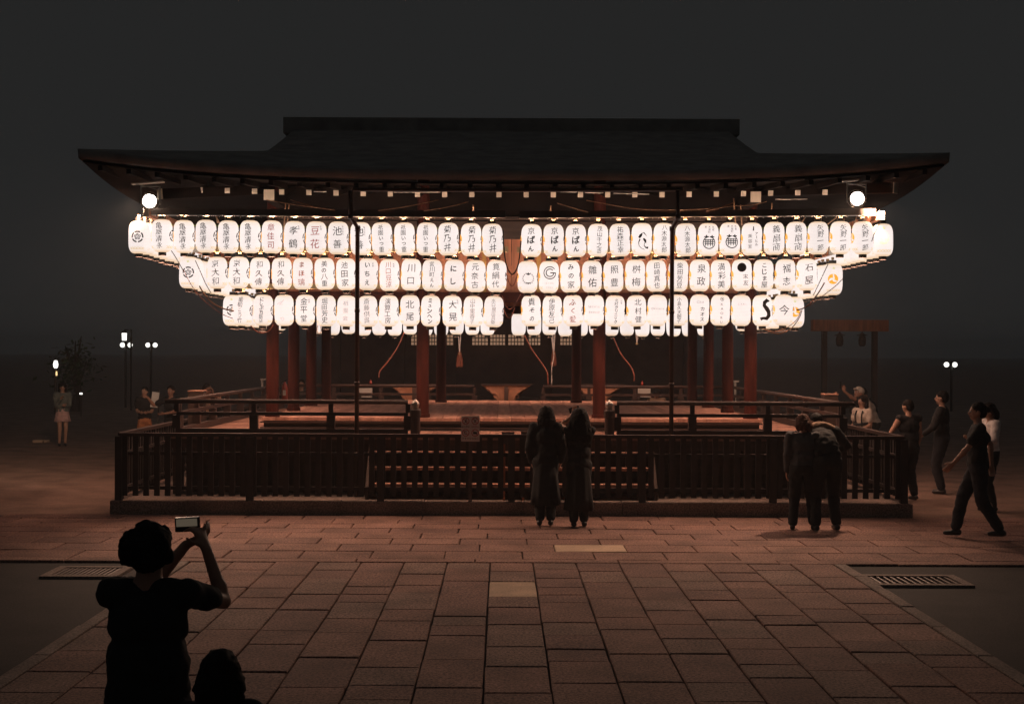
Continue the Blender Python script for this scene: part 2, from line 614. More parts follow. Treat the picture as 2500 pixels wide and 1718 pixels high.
def ring2(bm, cx, cz, r0, r1, a0=0.0, a1=360.0, n=24):
    n = max(3, int(n * (a1 - a0) / 360))
    A = [math.radians(a0 + (a1 - a0) * i / n) for i in range(n + 1)]
    o = [bm.verts.new((cx + r1 * math.cos(a), 0, cz + r1 * math.sin(a))) for a in A]
    i_ = [bm.verts.new((cx + r0 * math.cos(a), 0, cz + r0 * math.sin(a))) for a in A]
    for k in range(n):
        bm.faces.new((o[k], o[k + 1], i_[k + 1], i_[k]))


def disc2(bm, cx, cz, r, n=18, ky=1.0):
    poly2(bm, [(cx + r * math.cos(2 * math.pi * k / n), cz + r * ky * math.sin(2 * math.pi * k / n)) for k in range(n)])


def stroke2(bm, pts, ws):
    """brush stroke through points with varying width"""
    L, R = [], []
    for i, (x, z) in enumerate(pts):
        x0, z0 = pts[max(0, i - 1)]
        x1, z1 = pts[min(len(pts) - 1, i + 1)]
        d = math.hypot(x1 - x0, z1 - z0) or 1
        nx, nz = -(z1 - z0) / d, (x1 - x0) / d
        w = ws[i] / 2
        L.append(bm.verts.new((x + nx * w, 0, z + nz * w)))
        R.append(bm.verts.new((x - nx * w, 0, z - nz * w)))
    for i in range(len(pts) - 1):
        bm.faces.new((L[i], L[i + 1], R[i + 1], R[i]))


# lantern body profile
LR, LH = 0.159, 0.252


def lr(z):
    t = min(1.0, abs(z) / LH)
    return 0.062 + (LR - 0.062) * (1 - t ** 4.2) ** 0.52


def wrap(bm, ang=0.0, off=0.0065):
    """bend a flat x,z print round the lantern body"""
    for _ in range(3):
        es = [e for e in bm.edges if e.calc_length() > 0.03]
        if not es:
            break
        bmesh.ops.subdivide_edges(bm, edges=es, cuts=1, use_grid_fill=False)
    bmesh.ops.triangulate(bm, faces=[f for f in bm.faces if len(f.verts) > 4])
    for v in bm.verts:
        x, z = v.co.x, v.co.z
        r = lr(z) + off
        a = x / LR + ang
        v.co = (r * math.sin(a), -r * math.cos(a), z)


def lantern_body():
    bm = bmesh.new()
    prof, n = [], 44
    for i in range(n + 1):
        z = -LH + 2 * LH * i / n
        prof.append((lr(z) * (1 + 0.006 * (1 if i % 2 else -1)), z))
    lathe(bm, prof, 22)
    return mesh_of(bm, 'paper_body', 'paper', True)


def ring_cap(z0, z1, r):
    bm = bmesh.new()
    lathe(bm, [(r * 0.97, z0), (r, z0 + 0.006), (r, z1 - 0.006), (r * 0.97, z1)], 18)
    return mesh_of(bm, 'cap', 'cap', False)


def open_cap(s):
    """the lacquered rings at both ends are open: the bulb shines straight up and down through them"""
    bm = bmesh.new()
    lathe(bm, [(0.054, .25 * s), (0.060, .25 * s), (0.060, .303 * s), (0.054, .303 * s), (0.054, .25 * s)], 18, cap=False)
    return mesh_of(bm, 'cap', 'cap')


def bulb_mesh(s, mat):
    bm = bmesh.new()
    v = [bm.verts.new((0.05 * math.cos(-k * math.pi / 4), 0.05 * math.sin(-k * math.pi / 4), 0.288 * s)) for k in range(8)]
    bm.faces.new(v)
    me = bpy.data.meshes.new('bulb')
    bm.to_mesh(me)
    bm.free()
    me.materials.append(M[mat])
    return me


def hanger_mesh():
    bm = bmesh.new()
    box(bm, -0.024, 0.024, -0.02, 0.02, 0.312, 0.352)
    box(bm, -0.006, 0.006, -0.06, 0.06, 0.298, 0.304)
    box(bm, -0.006, 0.006, -0.006, 0.006, 0.304, 0.313)
    return mesh_of(bm, 'hanger', 'pale_wood')


def flower_crest():
    """five-lobed flower inside a broken ring, printed on the right-hand side of every lantern"""
    bm = bmesh.new()
    for k in range(5):
        ring2(bm, 0, 0.0, 0.070, 0.090, 90 + 72 * k - 29, 90 + 72 * k + 29, 40)
        a = math.radians(90 + 72 * k)
        cx, cz = 0.034 * math.cos(a), 0.034 * math.sin(a)
        ring2(bm, cx, cz, 0.008, 0.018, 0, 360, 12)
    disc2(bm, 0, 0, 0.008, 8)
    wrap(bm, math.radians(90))
    return mesh_of(bm, 'flower_crest', 'ink')


def comma_crest(mat):
    """three swirling orange commas, printed on the left-hand side of every lantern"""
    bm = bmesh.new()
    for k in range(3):
        a0 = 90 + 120 * k
        pts = []
        R0 = 0.080
        for i in range(10):                       # outer edge
            a = math.radians(a0 + 4 + 112 * i / 9)
            pts.append((R0 * math.cos(a), R0 * math.sin(a)))
        for i in range(9, -1, -1):                # inner edge, thick head thin tail
            t = i / 9
            a = math.radians(a0 + 4 + 112 * t)
            rr = R0 * (0.93 - 0.80 * (1 - t) ** 0.75)
            pts.append((rr * math.cos(a), rr * math.sin(a)))
        poly2(bm, pts)
    wrap(bm, math.radians(-90))
    return mesh_of(bm, 'comma_crest', mat)


def chain_band():
    """linked wave border round the foot of the lantern, left and right of the lettering"""
    bm = bmesh.new()
    for side in (-1, 1):
        for ph in (0, math.pi):
            pts = []
            n = 26
            for i in range(n + 1):
                x = side * (0.115 + 0.24 * i / n) if side > 0 else -0.115 - 0.24 * i / n
                pts.append((x, -0.178 + 0.017 * math.sin(2 * math.pi * abs(x) / 0.095 + ph)))
            stroke2(bm, pts, [0.0065] * len(pts))
    wrap(bm, 0)
    return mesh_of(bm, 'wave_border', 'ink_band')


def leaf_mark():
    bm = bmesh.new()
    for side in (-1, 1):
        for dx, dz, r in ((0, 0, 0.011), (0.018, 0.004, 0.009), (0.008, 0.018, 0.010), (-0.012, 0.014, 0.007)):
            disc2(bm, side * (0.235 + dx), 0.165 + dz, r, 7, 0.7)
    wrap(bm, 0)
    return mesh_of(bm, 'leaf_mark', 'ink_green')


LM = dict(body=lantern_body(), top=open_cap(1), bot=open_cap(-1), bulb=bulb_mesh(-1, 'bulb'), bulb_up=bulb_mesh(1, 'bulb_up'), hang=hanger_mesh(),
          flower=flower_crest(), comma=comma_crest('ink_orange'), comma_pale=comma_crest('ink_orange_pale'),
          band=chain_band(), leaf=leaf_mark())

BRUSHY = {'亀屋清永', '菊乃井', '京大和', '和久傳', '義扇商', 'にしぶち飯店', '葡萄こう竹', '貴その', '福志', '石屋', 'ふく愛', '矢野一郎'}
BOLD = {'豆花', 'にし', 'ミュンヘン', '今', '川口', '京ばん', '京大和'}
THIN = {'和久傳', '斎藤供呉', '山中里香子', '演算工房', '水口屋庄兵衛', '柴田芳豆', '葡萄こう竹', '義扇商', '北村健', '石屋'}
INK = {'章佳司': 'ink_red', '豆花': 'ink_red', 'まほ璃': 'ink_rust', '川口豆涼': 'ink_rust', '斎藤供呉': 'ink_grey', '山中里香子': 'ink_grey',
       '和久傳': 'ink_brown', '葡萄こう竹': 'ink_brown', '水口屋庄兵衛': 'ink_grey', 'ふく愛': 'ink_rust', '演算工房': 'ink_brown', '石屋': 'ink_brown'}
SMALL = {'孝鶴': '祇園', 'いちえ': '祇園', '池善': '株式会社', '金平堂': '祇園', '大晃': '祇園', '豆花': '祇園', '北村クリニック': '京都', '川口豆涼': '祇園'}
LET = {}


def column_of(bm, s, seed):
    n = len(s)
    pitch = {1: 0.2, 2: 0.20, 3: 0.138, 4: 0.102, 5: 0.084, 6: 0.069, 7: 0.058}[n]
    size = {1: 0.17, 2: 0.145, 3: 0.122, 4: 0.105, 5: 0.088, 6: 0.074, 7: 0.064}[n]
    w = 'bold' if s in BOLD else 'thin' if s in THIN else 'norm'
    br = s in BRUSHY
    for i, ch in enumerate(s):
        z = pitch * (n - 1) / 2 - pitch * i
        k = size * (0.78 if ch in 'のんいつしこまほみちえにくそュッ' and n < 6 else 1.0)
        glyph(bm, ch, rnd.uniform(-0.006, 0.006), z, k * rnd.uniform(0.94, 1.06), w, 0.14 if br else 0.05, 0.10 if br else 0.03, 0.98, seed + i)


def lettering(key, seed=0):
    """list of (mesh name, mesh) printed on the front of one lantern"""
    if key in LET:
        return LET[key]
    out = []

    def done(bm, mat, name='lettering'):
        wrap(bm)
        out.append((name, mesh_of(bm, name, mat)))
    bm = bmesh.new()
    if not key.startswith('@'):
        column_of(bm, key, seed)
        done(bm, INK.get(key, 'ink'))
        if key in SMALL:
            b2 = bmesh.new()
            for i, ch in enumerate(SMALL[key]):
                glyph(b2, ch, 0.085, 0.165 - 0.036 * i, 0.033, 'thin')
            done(b2, 'ink_grey', 'small_lettering')
    elif key == '@seal':
        ring2(bm, 0, -0.055, 0.083, 0.097, 100, 440, 36)
        for z, w in ((-0.012, 0.07), (-0.04, 0.08), (-0.07, 0.07)):
            box2 = [(-w, z - 0.006), (w, z - 0.006), (w, z + 0.006), (-w, z + 0.006)]
            poly2(bm, box2)
        for x in (-0.05, -0.018, 0.018, 0.05):
            poly2(bm, [(x - 0.006, -0.105), (x + 0.006, -0.105), (x + 0.006, 0.0), (x - 0.006, 0.0)])
        for x in (-0.042, 0.042):
            poly2(bm, [(x - 0.035, 0.028), (x + 0.035, 0.028), (x + 0.035, 0.044), (x - 0.035, 0.044)])
            poly2(bm, [(x - 0.008, 0.015), (x + 0.008, 0.015), (x + 0.008, 0.062), (x - 0.008, 0.062)])
        done(bm, 'ink', 'emblem')
        b2 = bmesh.new()
        for j, col in enumerate(('寿', '木屋町', '京都')):
            for i, ch in enumerate(col):
                glyph(b2, ch, -0.06 + 0.06 * j, 0.185 - 0.04 * i, 0.038, 'norm')
        done(b2, 'ink_brown', 'small_lettering')
    elif key == '@brush':
        stroke2(bm, [(-0.055, 0.02), (-0.03, 0.055), (-0.005, 0.095)], [0.03, 0.04, 0.008])
        stroke2(bm, [(0.01, 0.1), (0.035, 0.075), (0.06, 0.045)], [0.02, 0.01, 0.004])
        stroke2(bm, [(-0.04, 0.0), (-0.06, -0.05), (-0.055, -0.1), (-0.02, -0.14), (0.03, -0.16)], [0.02, 0.012, 0.008, 0.008, 0.006])
        stroke2(bm, [(0.01, 0.01), (0.035, -0.02), (0.05, -0.06)], [0.02, 0.04, 0.012])
        stroke2(bm, [(0.03, -0.05), (0.02, -0.1), (0.05, -0.13), (0.09, -0.13)], [0.008, 0.01, 0.02, 0.035])
        done(bm, 'ink', 'emblem')
    elif key == '@salon':
        poly2(bm, [(-0.008, 0.12), (0.012, 0.12), (0.014, 0.18), (0.0, 0.19)])
        for i, ch in enumerate('美容室'):
            glyph(bm, ch, -0.045, 0.04 - 0.08 * i, 0.066, 'norm', 0.05)
        for i, ch in enumerate('アーヒル'):
            if ch == 'ー':
                poly2(bm, [(0.048, 0.0), (0.056, 0.0), (0.056, 0.045), (0.048, 0.045)])
            else:
                glyph(bm, ch, 0.052, 0.075 - 0.055 * i, 0.052, 'norm', 0.05)
        done(bm, 'ink_brown')
    elif key == '@ring':
        ring2(bm, 0, -0.03, 0.078, 0.082, 0, 360, 36)
        for k in range(16):
            a = math.radians(22.5 * k)
            disc2(bm, 0.088 * math.cos(a), -0.03 + 0.088 * math.sin(a), 0.007, 6)
        poly2(bm, [(-0.035, 0.035), (0.0, 0.022), (0.035, 0.035), (0.0, 0.052)])
        poly2(bm, [(-0.045, -0.085), (-0.02, -0.096), (0.02, -0.096), (0.045, -0.085), (0.02, -0.112), (-0.02, -0.112)])
        done(bm, 'ink', 'emblem')
    elif key == '@G':
        ring2(bm, 0, 0.06, 0.088, 0.102, 40, 358, 40)
        ring2(bm, 0, 0.06, 0.052, 0.066, 40, 358, 32)
        poly2(bm, [(0.005, 0.052), (0.10, 0.052), (0.10, 0.068), (0.005, 0.068)])
        done(bm, 'ink', 'emblem')
        b2 = bmesh.new()
        for i, ch in enumerate('GION'):
            glyph(b2, ch, -0.05 + 0.033 * i, -0.105, 0.034, 'bold')
        for i, ch in enumerate('SOZU'):
            glyph(b2, ch, -0.05 + 0.033 * i, -0.17, 0.034, 'bold')
        done(b2, 'ink_faint', 'small_lettering')
    elif key.startswith('@disc'):
        disc2(bm, -0.025, 0.115, 0.072, 22)
        done(bm, 'ink', 'emblem')
        b2 = bmesh.new()
        glyph(b2, '末', 0.03, -0.03, 0.085, 'thin', 0.05, 0.06)
        glyph(b2, '友', 0.035, -0.13, 0.09, 'norm', 0.05, 0.06)
        done(b2, 'ink_brown')
    elif key == '@scribble':
        stroke2(bm, [(-0.1, 0.1), (-0.04, 0.13), (0.02, 0.17), (-0.05, 0.09), (0.0, 0.1)], [0.006] * 5)
        stroke2(bm, [(-0.05, -0.13), (0.0, -0.11), (0.02, -0.14), (-0.01, -0.17), (-0.03, -0.13)], [0.006] * 5)
        done(bm, 'ink_faint')
    elif key == '@faint':
        for i, ch in enumerate('祇園会'):
            glyph(bm, ch, 0, 0.12 - 0.12 * i, 0.085, 'thin', 0.1, 0.1)
        done(bm, 'ink_faint')
    elif key == '@Natural':
        for i, ch in enumerate('Natural'):
            glyph(bm, ch, -0.085 + 0.029 * i, 0.055, 0.055, 'bold')
        for i, ch in enumerate('Beauty'):
            glyph(bm, ch, -0.075 + 0.03 * i, -0.035, 0.055, 'bold')
        done(bm, 'ink_faint')
    elif key == '@Castelo':
        for i, ch in enumerate('Castelo'):
            glyph(bm, ch, -0.09 + 0.031 * i, 0.03, 0.05, 'norm')
        done(bm, 'ink_grey')
    elif key == '@Clune':
        for i, ch in enumerate('カオス'):
            glyph(bm, ch, 0.02, 0.02 - 0.085 * i, 0.075, 'norm', 0.08, 0.06)
        done(bm, 'ink')
        b2 = bmesh.new()
        for i, ch in enumerate('Chan'):
            glyph(b2, ch, -0.055 + 0.04 * i, 0.13, 0.065, 'bold', 0.2)
        done(b2, 'ink_faint', 'small_lettering')
    elif key == '@KAORU':
        for i, ch in enumerate('KAORU'):
            glyph(bm, ch, 0, 0.09 - 0.072 * i, 0.062, 'bold')
        done(bm, 'ink_grey')
        b2 = bmesh.new()
        disc2(b2, 0, 0.175, 0.012, 10)
        ring2(b2, 0, 0.175, 0.024, 0.031, 0, 360, 18)
        done(b2, 'ink_brown', 'emblem')
    elif key == '@LaAi':
        for i, ch in enumerate('LaAi'):
            glyph(bm, ch, -0.06 + 0.036 * i, 0.10, 0.045, 'bold', 0.15)
        done(bm, 'ink_faint')
    elif key == '@S':
        stroke2(bm, [(0.105, 0.15), (0.06, 0.165), (0.015, 0.13), (0.01, 0.08), (0.05, 0.03), (0.085, -0.02), (0.09, -0.08), (0.05, -0.13), (-0.01, -0.125), (-0.05, -0.14)],
                [0.015, 0.06, 0.06, 0.055, 0.07, 0.075, 0.075, 0.06, 0.04, 0.05])
        done(bm, 'ink', 'emblem')
    LET[key] = out
    return out


LANT_N = 0


def lantern(pos, rz, label, group, key=None, full=True, pale=False):
    global LANT_N
    LANT_N += 1
    t = thing('paper_lantern', label, 'paper lantern', pos, rz, group)
    t.rotation_euler = (math.radians(rnd.uniform(-2, 2)), math.radians(rnd.uniform(-2.2, 2.2)), rz)
    put('paper_body', LM['body'], t)
    put('bottom_cap', LM['bot'], t)
    put('top_cap', LM['top'], t)
    put('bulb', LM['bulb'], t)
    if key:
        put('bulb', LM['bulb_up'], t)
    if full:
        put('hanger', LM['hang'], t)
        put('flower_crest', LM['flower'], t)
        put('comma_crest', LM['comma_pale' if pale else 'comma'], t)
        put('wave_border', LM['band'], t)['kind'] = 'stuff'
        put('leaf_mark', LM['leaf'], t)['kind'] = 'stuff'
    if key:
        for nm, me in lettering(key, LANT_N):
            put(nm, me, t)
    return t



# ------------------------------------------------------------------ the ground
bm = bmesh.new()
box(bm, -600, 600, -60, 900, -0.5, -0.036)
tag(part('ground', bm, 'earth'), kind='structure')

bm = bmesh.new()
box(bm, -3.72, 3.97, 6.6, 15.42, -0.06, -0.028)
box(bm, -9.5, 9.7, 15.42, 19.9, -0.06, -0.028)
pavement = tag(part('pavement', bm, 'grout'), kind='structure')


def stone(x0, x1, y0, y1, mat, parent, name='paving_stone', top=0.0, deep=-0.03, gap=0.008, bev=0.009):
    """one slab with worn edges"""
    bm = bmesh.new()
    j = lambda a: rnd.uniform(-a, a)
    tilt = (j(0.004), j(0.004))
    g = gap
    P4 = [(x0 + g + j(.004), y0 + g + j(.004)), (x1 - g + j(.004), y0 + g + j(.004)), (x1 - g + j(.004), y1 - g + j(.004)), (x0 + g + j(.004), y1 - g + j(.004))]
    cx, cy = (x0 + x1) / 2, (y0 + y1) / 2
    h = top + j(0.004)
    lv = []
    for zz, ins in ((deep, 0), (h - bev * .7, 0), (h, bev)):
        r = []
        for (x, y) in P4:
            x += (ins if x < cx else -ins)
            y += (ins if y < cy else -ins)
            dz = 0 if zz == deep else tilt[0] * (x - cx) + tilt[1] * (y - cy)
            r.append(bm.verts.new((x - cx, y - cy, zz + dz)))
        lv.append(r)
    for a, b in zip(lv, lv[1:]):
        for k in range(4):
            bm.faces.new((a[k], a[(k + 1) % 4], b[(k + 1) % 4], b[k]))
    bm.faces.new(lv[2])
    o = part(name, bm, mat, parent, local=True)
    o.location = (cx, cy, 0)
    return o


rs = random.Random(5)
rows_y = [15.71, 16.31, 16.89, 17.42, 17.94, 18.42, 18.90, 19.41, 19.885]
for i in range(len(rows_y) - 1):
    x = (0.19 if i % 2 == 0 else 0.65) - 0.88 * 9 + rs.uniform(-0.03, 0.03)
    while x < 7.9:
        w = 0.88 + rs.uniform(-0.05, 0.05)
        if i == 1 and x < 0.9 < x + w:
            x, w = 0.655, 0.875
        mt = 'pale_stone' if (i == 1 and abs(x - 0.655) < 0.01) else rs.choice(STONES[:3] + [STONES[0]])
        if i == 1 and abs(x + w - 0.655) < 0.5 and x < 0.6:
            w = 0.655 - x
        stone(x, x + w, rows_y[i], rows_y[i + 1], mt, pavement)
        x += w
x = -8.2
while x < 8.4:                                    # the narrow strip of edge stones
    w = rs.uniform(1.35, 1.9)
    stone(x, x + w, 15.45, 15.70, rs.choice(STONES[:2]), pavement, 'edge_stone', top=0.004)
    x += w
for k in range(-7, 8):                            # the columns of slabs running towards the viewer
    x0 = -0.122 + 0.49 * k
    y = 15.43
    while y > 7.3:
        d = rs.choice((0.55, 0.62, 0.7, 0.8, 0.9, 0.95, 0.42))
        mt = rs.choice(STONES)
        if k == 0 and y > 14.21:
            d = 0.6 if y > 15 else y - 14.2
        elif k == 0 and y > 13.4:
            d, mt = y - 13.3, 'pale_stone'
        stone(x0, x0 + 0.49, y - d, y, mt, pavement)
        y -= d
for sx in (-3.695, 3.80):                         # border stones of the path
    y = 15.43
    while y > 7.3:
        d = rs.uniform(0.8, 1.3)
        stone(sx, sx + 0.145, y - d, y, 'kerb', pavement, 'border_stone', top=0.006)
        y -= d
for x0, x1 in ((-9.4, -3.72), (3.965, 9.6)):
    tag(part('gravel_bed', BOX(x0, x1, 5.5, 15.42, -0.06, -0.026), 'gravel'), kind='structure')


def drain(px0, px1, y0, y1, label):
    a, b = 3962 / (y0 - 860) * 2, 3962 / (y1 - 860) * 2
    x0, x1 = PX(px0, a), PX(px1, a)
    t = thing('drain_grate', label, 'drain grate', ((x0 + x1) / 2, (a + b) / 2, -0.026), group='drain grates in the gravel beds')
    fr = bmesh.new()
    w = 0.10
    box(fr, x0, x1, a - w, a, -0.026, 0.004)
    box(fr, x0, x1, b, b + w, -0.026, 0.004)
    box(fr, x0, x0 + w, b + w, a - w, -0.026, 0.004)
    box(fr, x1 - w, x1, b + w, a - w, -0.026, 0.004)
    part('frame', fr, 'kerb', t)
    n = 12
    for i in range(n):
        xx = x0 + w + (x1 - x0 - 2 * w) * (i + 0.5) / n
        part('bar', BOX(xx - 0.012, xx + 0.012, b + w, a - w, -0.02, -0.004), 'iron', t)


drain(2090, 2330, 1398, 1424, 'iron drain grate with pale stone frame beside the right side of the path')
drain(150, 330, 1386, 1412, 'iron drain grate with pale stone frame beside the left side of the path')

# stone plinth under the stage
plinth = tag(part('plinth', BOX(-5.72, 6.02, 20.2, 31.6, -0.05, 0.196), 'kerb'), kind='structure')
x = -5.76
while x < 6.0:
    w = min(rs.uniform(1.1, 1.5), 6.06 - x)
    stone(x, x + w, 19.88, 20.22, 'kerb', plinth, 'kerb_stone', top=0.2, deep=-0.05, gap=0.003, bev=0.012)
    x += w

# ------------------------------------------------------------------ fence round the plinth


def fence(name, label, a, b, n, skip=()):
    """picket fence from a to b: top rail, two back rails, posts and every picket"""
    a, b = Vector(a), Vector(b)
    t = thing('picket_fence', label, 'fence', a.lerp(b, 0.5))
    d = (b - a).normalized()
    s = Vector((-d.y, d.x, 0))                    # towards the stage side
    bm = bmesh.new()
    obox(bm, a + Vector((0, 0, 1.165)), b + Vector((0, 0, 1.165)), 0.10, 0.05)
    part('top_rail', bm, 'rail_wood', t)
    for z in (0.375, 0.885):
        bm = bmesh.new()
        obox(bm, a + s * 0.045 + Vector((0, 0, z)), b + s * 0.045 + Vector((0, 0, z)), 0.032, 0.05)
        part('back_rail', bm, 'fence_wood', t)
    np_ = max(2, round((b - a).length / 1.9))
    for i in range(np_ + 1):
        p = a.lerp(b, i / np_) - s * 0.02
        bm = bmesh.new()
        obox(bm, p + Vector((0, 0, 0.201)), p + Vector((0, 0, 1.138)), 0.10, 0.10, up=s)
        part('post', bm, 'fence_wood', t)
    pick = bmesh.new()
    obox(pick, (0, 0, 0.262), (0, 0, 1.139), 0.080, 0.026, up=s)
    me = mesh_of(pick, 'picket', 'fence_wood')
    for i in range(n):
        p = a.lerp(b, (i + 0.5) / n) - t.location
        o = put('picket', me, t)
        o.location = (p.x, p.y, 0)
    return t


# pickets repeat every 0.158 m
FA, FB = Vector((-5.64, 19.97, 0)), Vector((5.94, 19.97, 0))
tf = fence('front', 'dark picket fence along the front of the stage', FA, FB, 73)
fence('left', 'dark picket fence running back along the left side of the stage', (-5.64, 31.3, 0), (-5.64, 20.05, 0), 71)
fence('right', 'dark picket fence running back along the right side of the stage', (5.94, 20.05, 0), (5.94, 31.3, 0), 71)

# ------------------------------------------------------------------ the stage pavilion
st = thing('stage_pavilion', 'open wooden dance stage with dark roof hung all round with lanterns', 'shrine stage', (0.165, 26.05, 0.2))
CX_ = [-3.83, -1.32, 1.63, 4.16]
CY_ = [22.6, 24.9, 27.2, 29.5]
ZS, ZV = 1.307, 1.10
FLOORS = ['floor_a', 'floor_b', 'floor_c', 'floor_a']
VBOARDS = ['veranda_a', 'veranda_b', 'veranda_c']
# inner stage floor
n = 36
for i in range(n):
    x0 = -3.98 + (4.31 + 3.98) * i / n
    x1 = -3.98 + (4.31 + 3.98) * (i + 1) / n
    part('floor_board', BOX(x0 + .003, x1 - .003, 22.38, 30.75, ZS - .05, ZS + rs.uniform(-.003, .003)), rs.choice(FLOORS), st)
part('stage_frame', BOX(-3.95, 4.28, 22.45, 30.7, 1.12, ZS - .052), 'dark_wood', st)
part('stage_nosing', BOX(-3.99, 4.32, 22.36, 22.448, 1.22, 1.244), 'rail_wood', st)
part('stage_nosing', BOX(-3.99, 4.32, 22.33, 22.448, 1.13, 1.152), 'rail_wood', st)
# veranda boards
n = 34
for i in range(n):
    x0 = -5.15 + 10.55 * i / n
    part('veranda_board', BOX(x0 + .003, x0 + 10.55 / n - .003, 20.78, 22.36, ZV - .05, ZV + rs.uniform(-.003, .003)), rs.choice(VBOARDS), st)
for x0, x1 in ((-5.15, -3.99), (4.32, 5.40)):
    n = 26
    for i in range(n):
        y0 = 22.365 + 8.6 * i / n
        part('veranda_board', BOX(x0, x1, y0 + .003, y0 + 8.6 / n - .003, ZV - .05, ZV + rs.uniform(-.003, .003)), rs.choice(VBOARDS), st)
bm = bmesh.new()
box(bm, -5.10, 5.35, 20.84, 20.95, 0.90, ZV - .052)
box(bm, -5.10, -4.99, 20.95, 31.0, 0.90, ZV - .052)
box(bm, 5.24, 5.35, 20.95, 31.0, 0.90, ZV - .052)
part('veranda_beam', bm, 'dark_wood', st)
for x in (-5.0, -3.4, -2.05, 2.33, 3.8, 5.25):
    part('veranda_post', BOX(x - .07, x + .07, 20.87, 21.01, 0.197, 0.898), 'dark_wood', st)
for i in range(22):                               # boarding under the veranda
    x0 = -4.9 + 10.05 * i / 22
    part('skirt_board', BOX(x0 + .004, x0 + 10.05 / 22 - .004, 21.25, 21.29, 0.197, 1.04), 'dark_wood', st)
# steps up to the stage
for z, y0, y1 in ((0.43, 20.20, 20.46), (0.66, 20.42, 20.64), (0.88, 20.60, 20.83)):
    part('step', BOX(-1.98, 2.28, y0, y1, z - .045, z), 'step_wood', st)
for x in (-2.03, 2.29):
    bm = bmesh.new()
    a = [(20.16, 0.2), (20.16, 0.36), (20.80, 1.04), (20.80, 0.2)]
    v0 = [bm.verts.new((x, y, z)) for y, z in a]
    v1 = [bm.verts.new((x + .045, y, z)) for y, z in a]
    bm.faces.new(v0)
    bm.faces.new(v1[::-1])
    for i in range(4):
        bm.faces.new((v0[i], v1[i], v1[(i + 1) % 4], v0[(i + 1) % 4]))
    part('step_stringer', bm, 'dark_wood', st)
# columns
for j, y in enumerate(CY_):
    for i, x in enumerate(CX_):
        if i in (1, 2) and j in (1, 2):
            continue
        bm = bmesh.new()
        lathe(bm, [(0.125, 0), (0.125, 0.06), (0.105, 0.065), (0.103, 4.0), (0.10, 4.3)], 16, (x, y, ZS + .002))
        part('column', bm, 'red_wood', st, smooth=False)
# head beams, panels with boards and battens
for y in (22.6, 29.5):
    for a, b in zip(CX_, CX_[1:]):
        part('head_beam', BOX(a + .10, b - .10, y - .07, y + .07, 4.29, 4.58), 'dark_wood', st)
        part('tie_beam', BOX(a + .10, b - .10, y - .09, y + .09, 3.24, 3.40), 'red_wood', st)
        m_ = 6
        for k in range(m_):
            x0 = a + .11 + (b - a - .22) * k / m_
            x1 = a + .11 + (b - a - .22) * (k + 1) / m_
            part('wall_board', BOX(x0 + .004, x1 - .004, y - .015, y + .015, 3.402, 4.288), 'board_wood', st)
        for k in range(1, 3):
            xx = a + .11 + (b - a - .22) * k / 3
            part('batten', BOX(xx - .035, xx + .035, y - .05, y - .0165, 3.402, 4.288), 'batten_wood', st)
for x in (-3.83, 4.16):
    for a, b in zip(CY_, CY_[1:]):
        part('head_beam', BOX(x - .07, x + .07, a + .10, b - .10, 4.29, 4.58), 'dark_wood', st)
        part('tie_beam', BOX(x - .09, x + .09, a + .10, b - .10, 3.24, 3.40), 'red_wood', st)
        for k in range(5):
            y0 = a + .11 + (b - a - .22) * k / 5
            y1 = a + .11 + (b - a - .22) * (k + 1) / 5
            part('wall_board', BOX(x - .015, x + .015, y0 + .004, y1 - .004, 3.402, 4.288), 'board_wood', st)
part('ceiling', BOX(-3.9, 4.23, 22.53, 29.57, 4.60, 4.66), 'dark_wood', st)

# railing
zr = 1.657


def rail_run(a, b, gap_posts, ends=(True, True)):
    a, b = Vector(a), Vector(b)
    d = (b - a).normalized()
    ea = a - d * (0.18 if ends[0] else 0)
    eb = b + d * (0.18 if ends[1] else 0)
    bm = bmesh.new()
    tube(bm, [ea + Vector((0, 0, zr - .034)), eb + Vector((0, 0, zr - .034))], 0.036, 10)
    part('top_rail', bm, 'rail_wood', st, True)
    bm = bmesh.new()
    obox(bm, a + Vector((0, 0, 1.435)), b + Vector((0, 0, 1.435)), 0.07, 0.05)
    part('middle_rail', bm, 'rail_wood', st)
    bm = bmesh.new()
    obox(bm, a + Vector((0, 0, ZV + .055)), b + Vector((0, 0, ZV + .055)), 0.10, 0.10)
    part('rail_sill', bm, 'rail_wood', st)
    n = gap_posts
    for i in range(n + 1):
        p = a.lerp(b, i / n)
        bm = bmesh.new()
        box(bm, p.x - .062, p.x + .062, p.y - .05, p.y + .05, ZV + .106, 1.409)
        box(bm, p.x - .035, p.x + .035, p.y - .03, p.y + .03, 1.461, zr - .066)
        part('rail_post', bm, 'rail_wood', st)


YR = 20.95
rail_run((-5.03, YR, 0), (-1.45, YR, 0), 3, (True, False))
rail_run((1.79, YR, 0), (5.29, YR, 0), 3, (False, True))
rail_run((-5.03, YR + .12, 0), (-5.03, 31.0, 0), 8, (False, True))
rail_run((5.29, YR + .12, 0), (5.29, 31.0, 0), 8, (False, True))
rail_run((-4.9, 30.95, 0), (-0.62, 30.95, 0), 4, (False, False))
rail_run((0.95, 30.95, 0), (5.15, 30.95, 0), 4, (False, False))
for x in (-1.33, 1.67):                           # newel posts with onion caps
    bm = bmesh.new()
    lathe(bm, [(0.075, 0.90), (0.075, 1.40), (0.088, 1.41), (0.088, 1.50), (0.074, 1.52)], 16, (x, 20.90, 0))
    nw = part('newel_post', bm, 'rail_wood', st, False)
    bm = bmesh.new()
    lathe(bm, [(0.052, 1.521), (0.047, 1.545), (0.060, 1.575), (0.063, 1.605), (0.048, 1.635), (0.022, 1.655), (0.006, 1.672)], 14, (x, 20.90, 0))
    part('onion_cap', bm, 'grey_metal', nw, True)

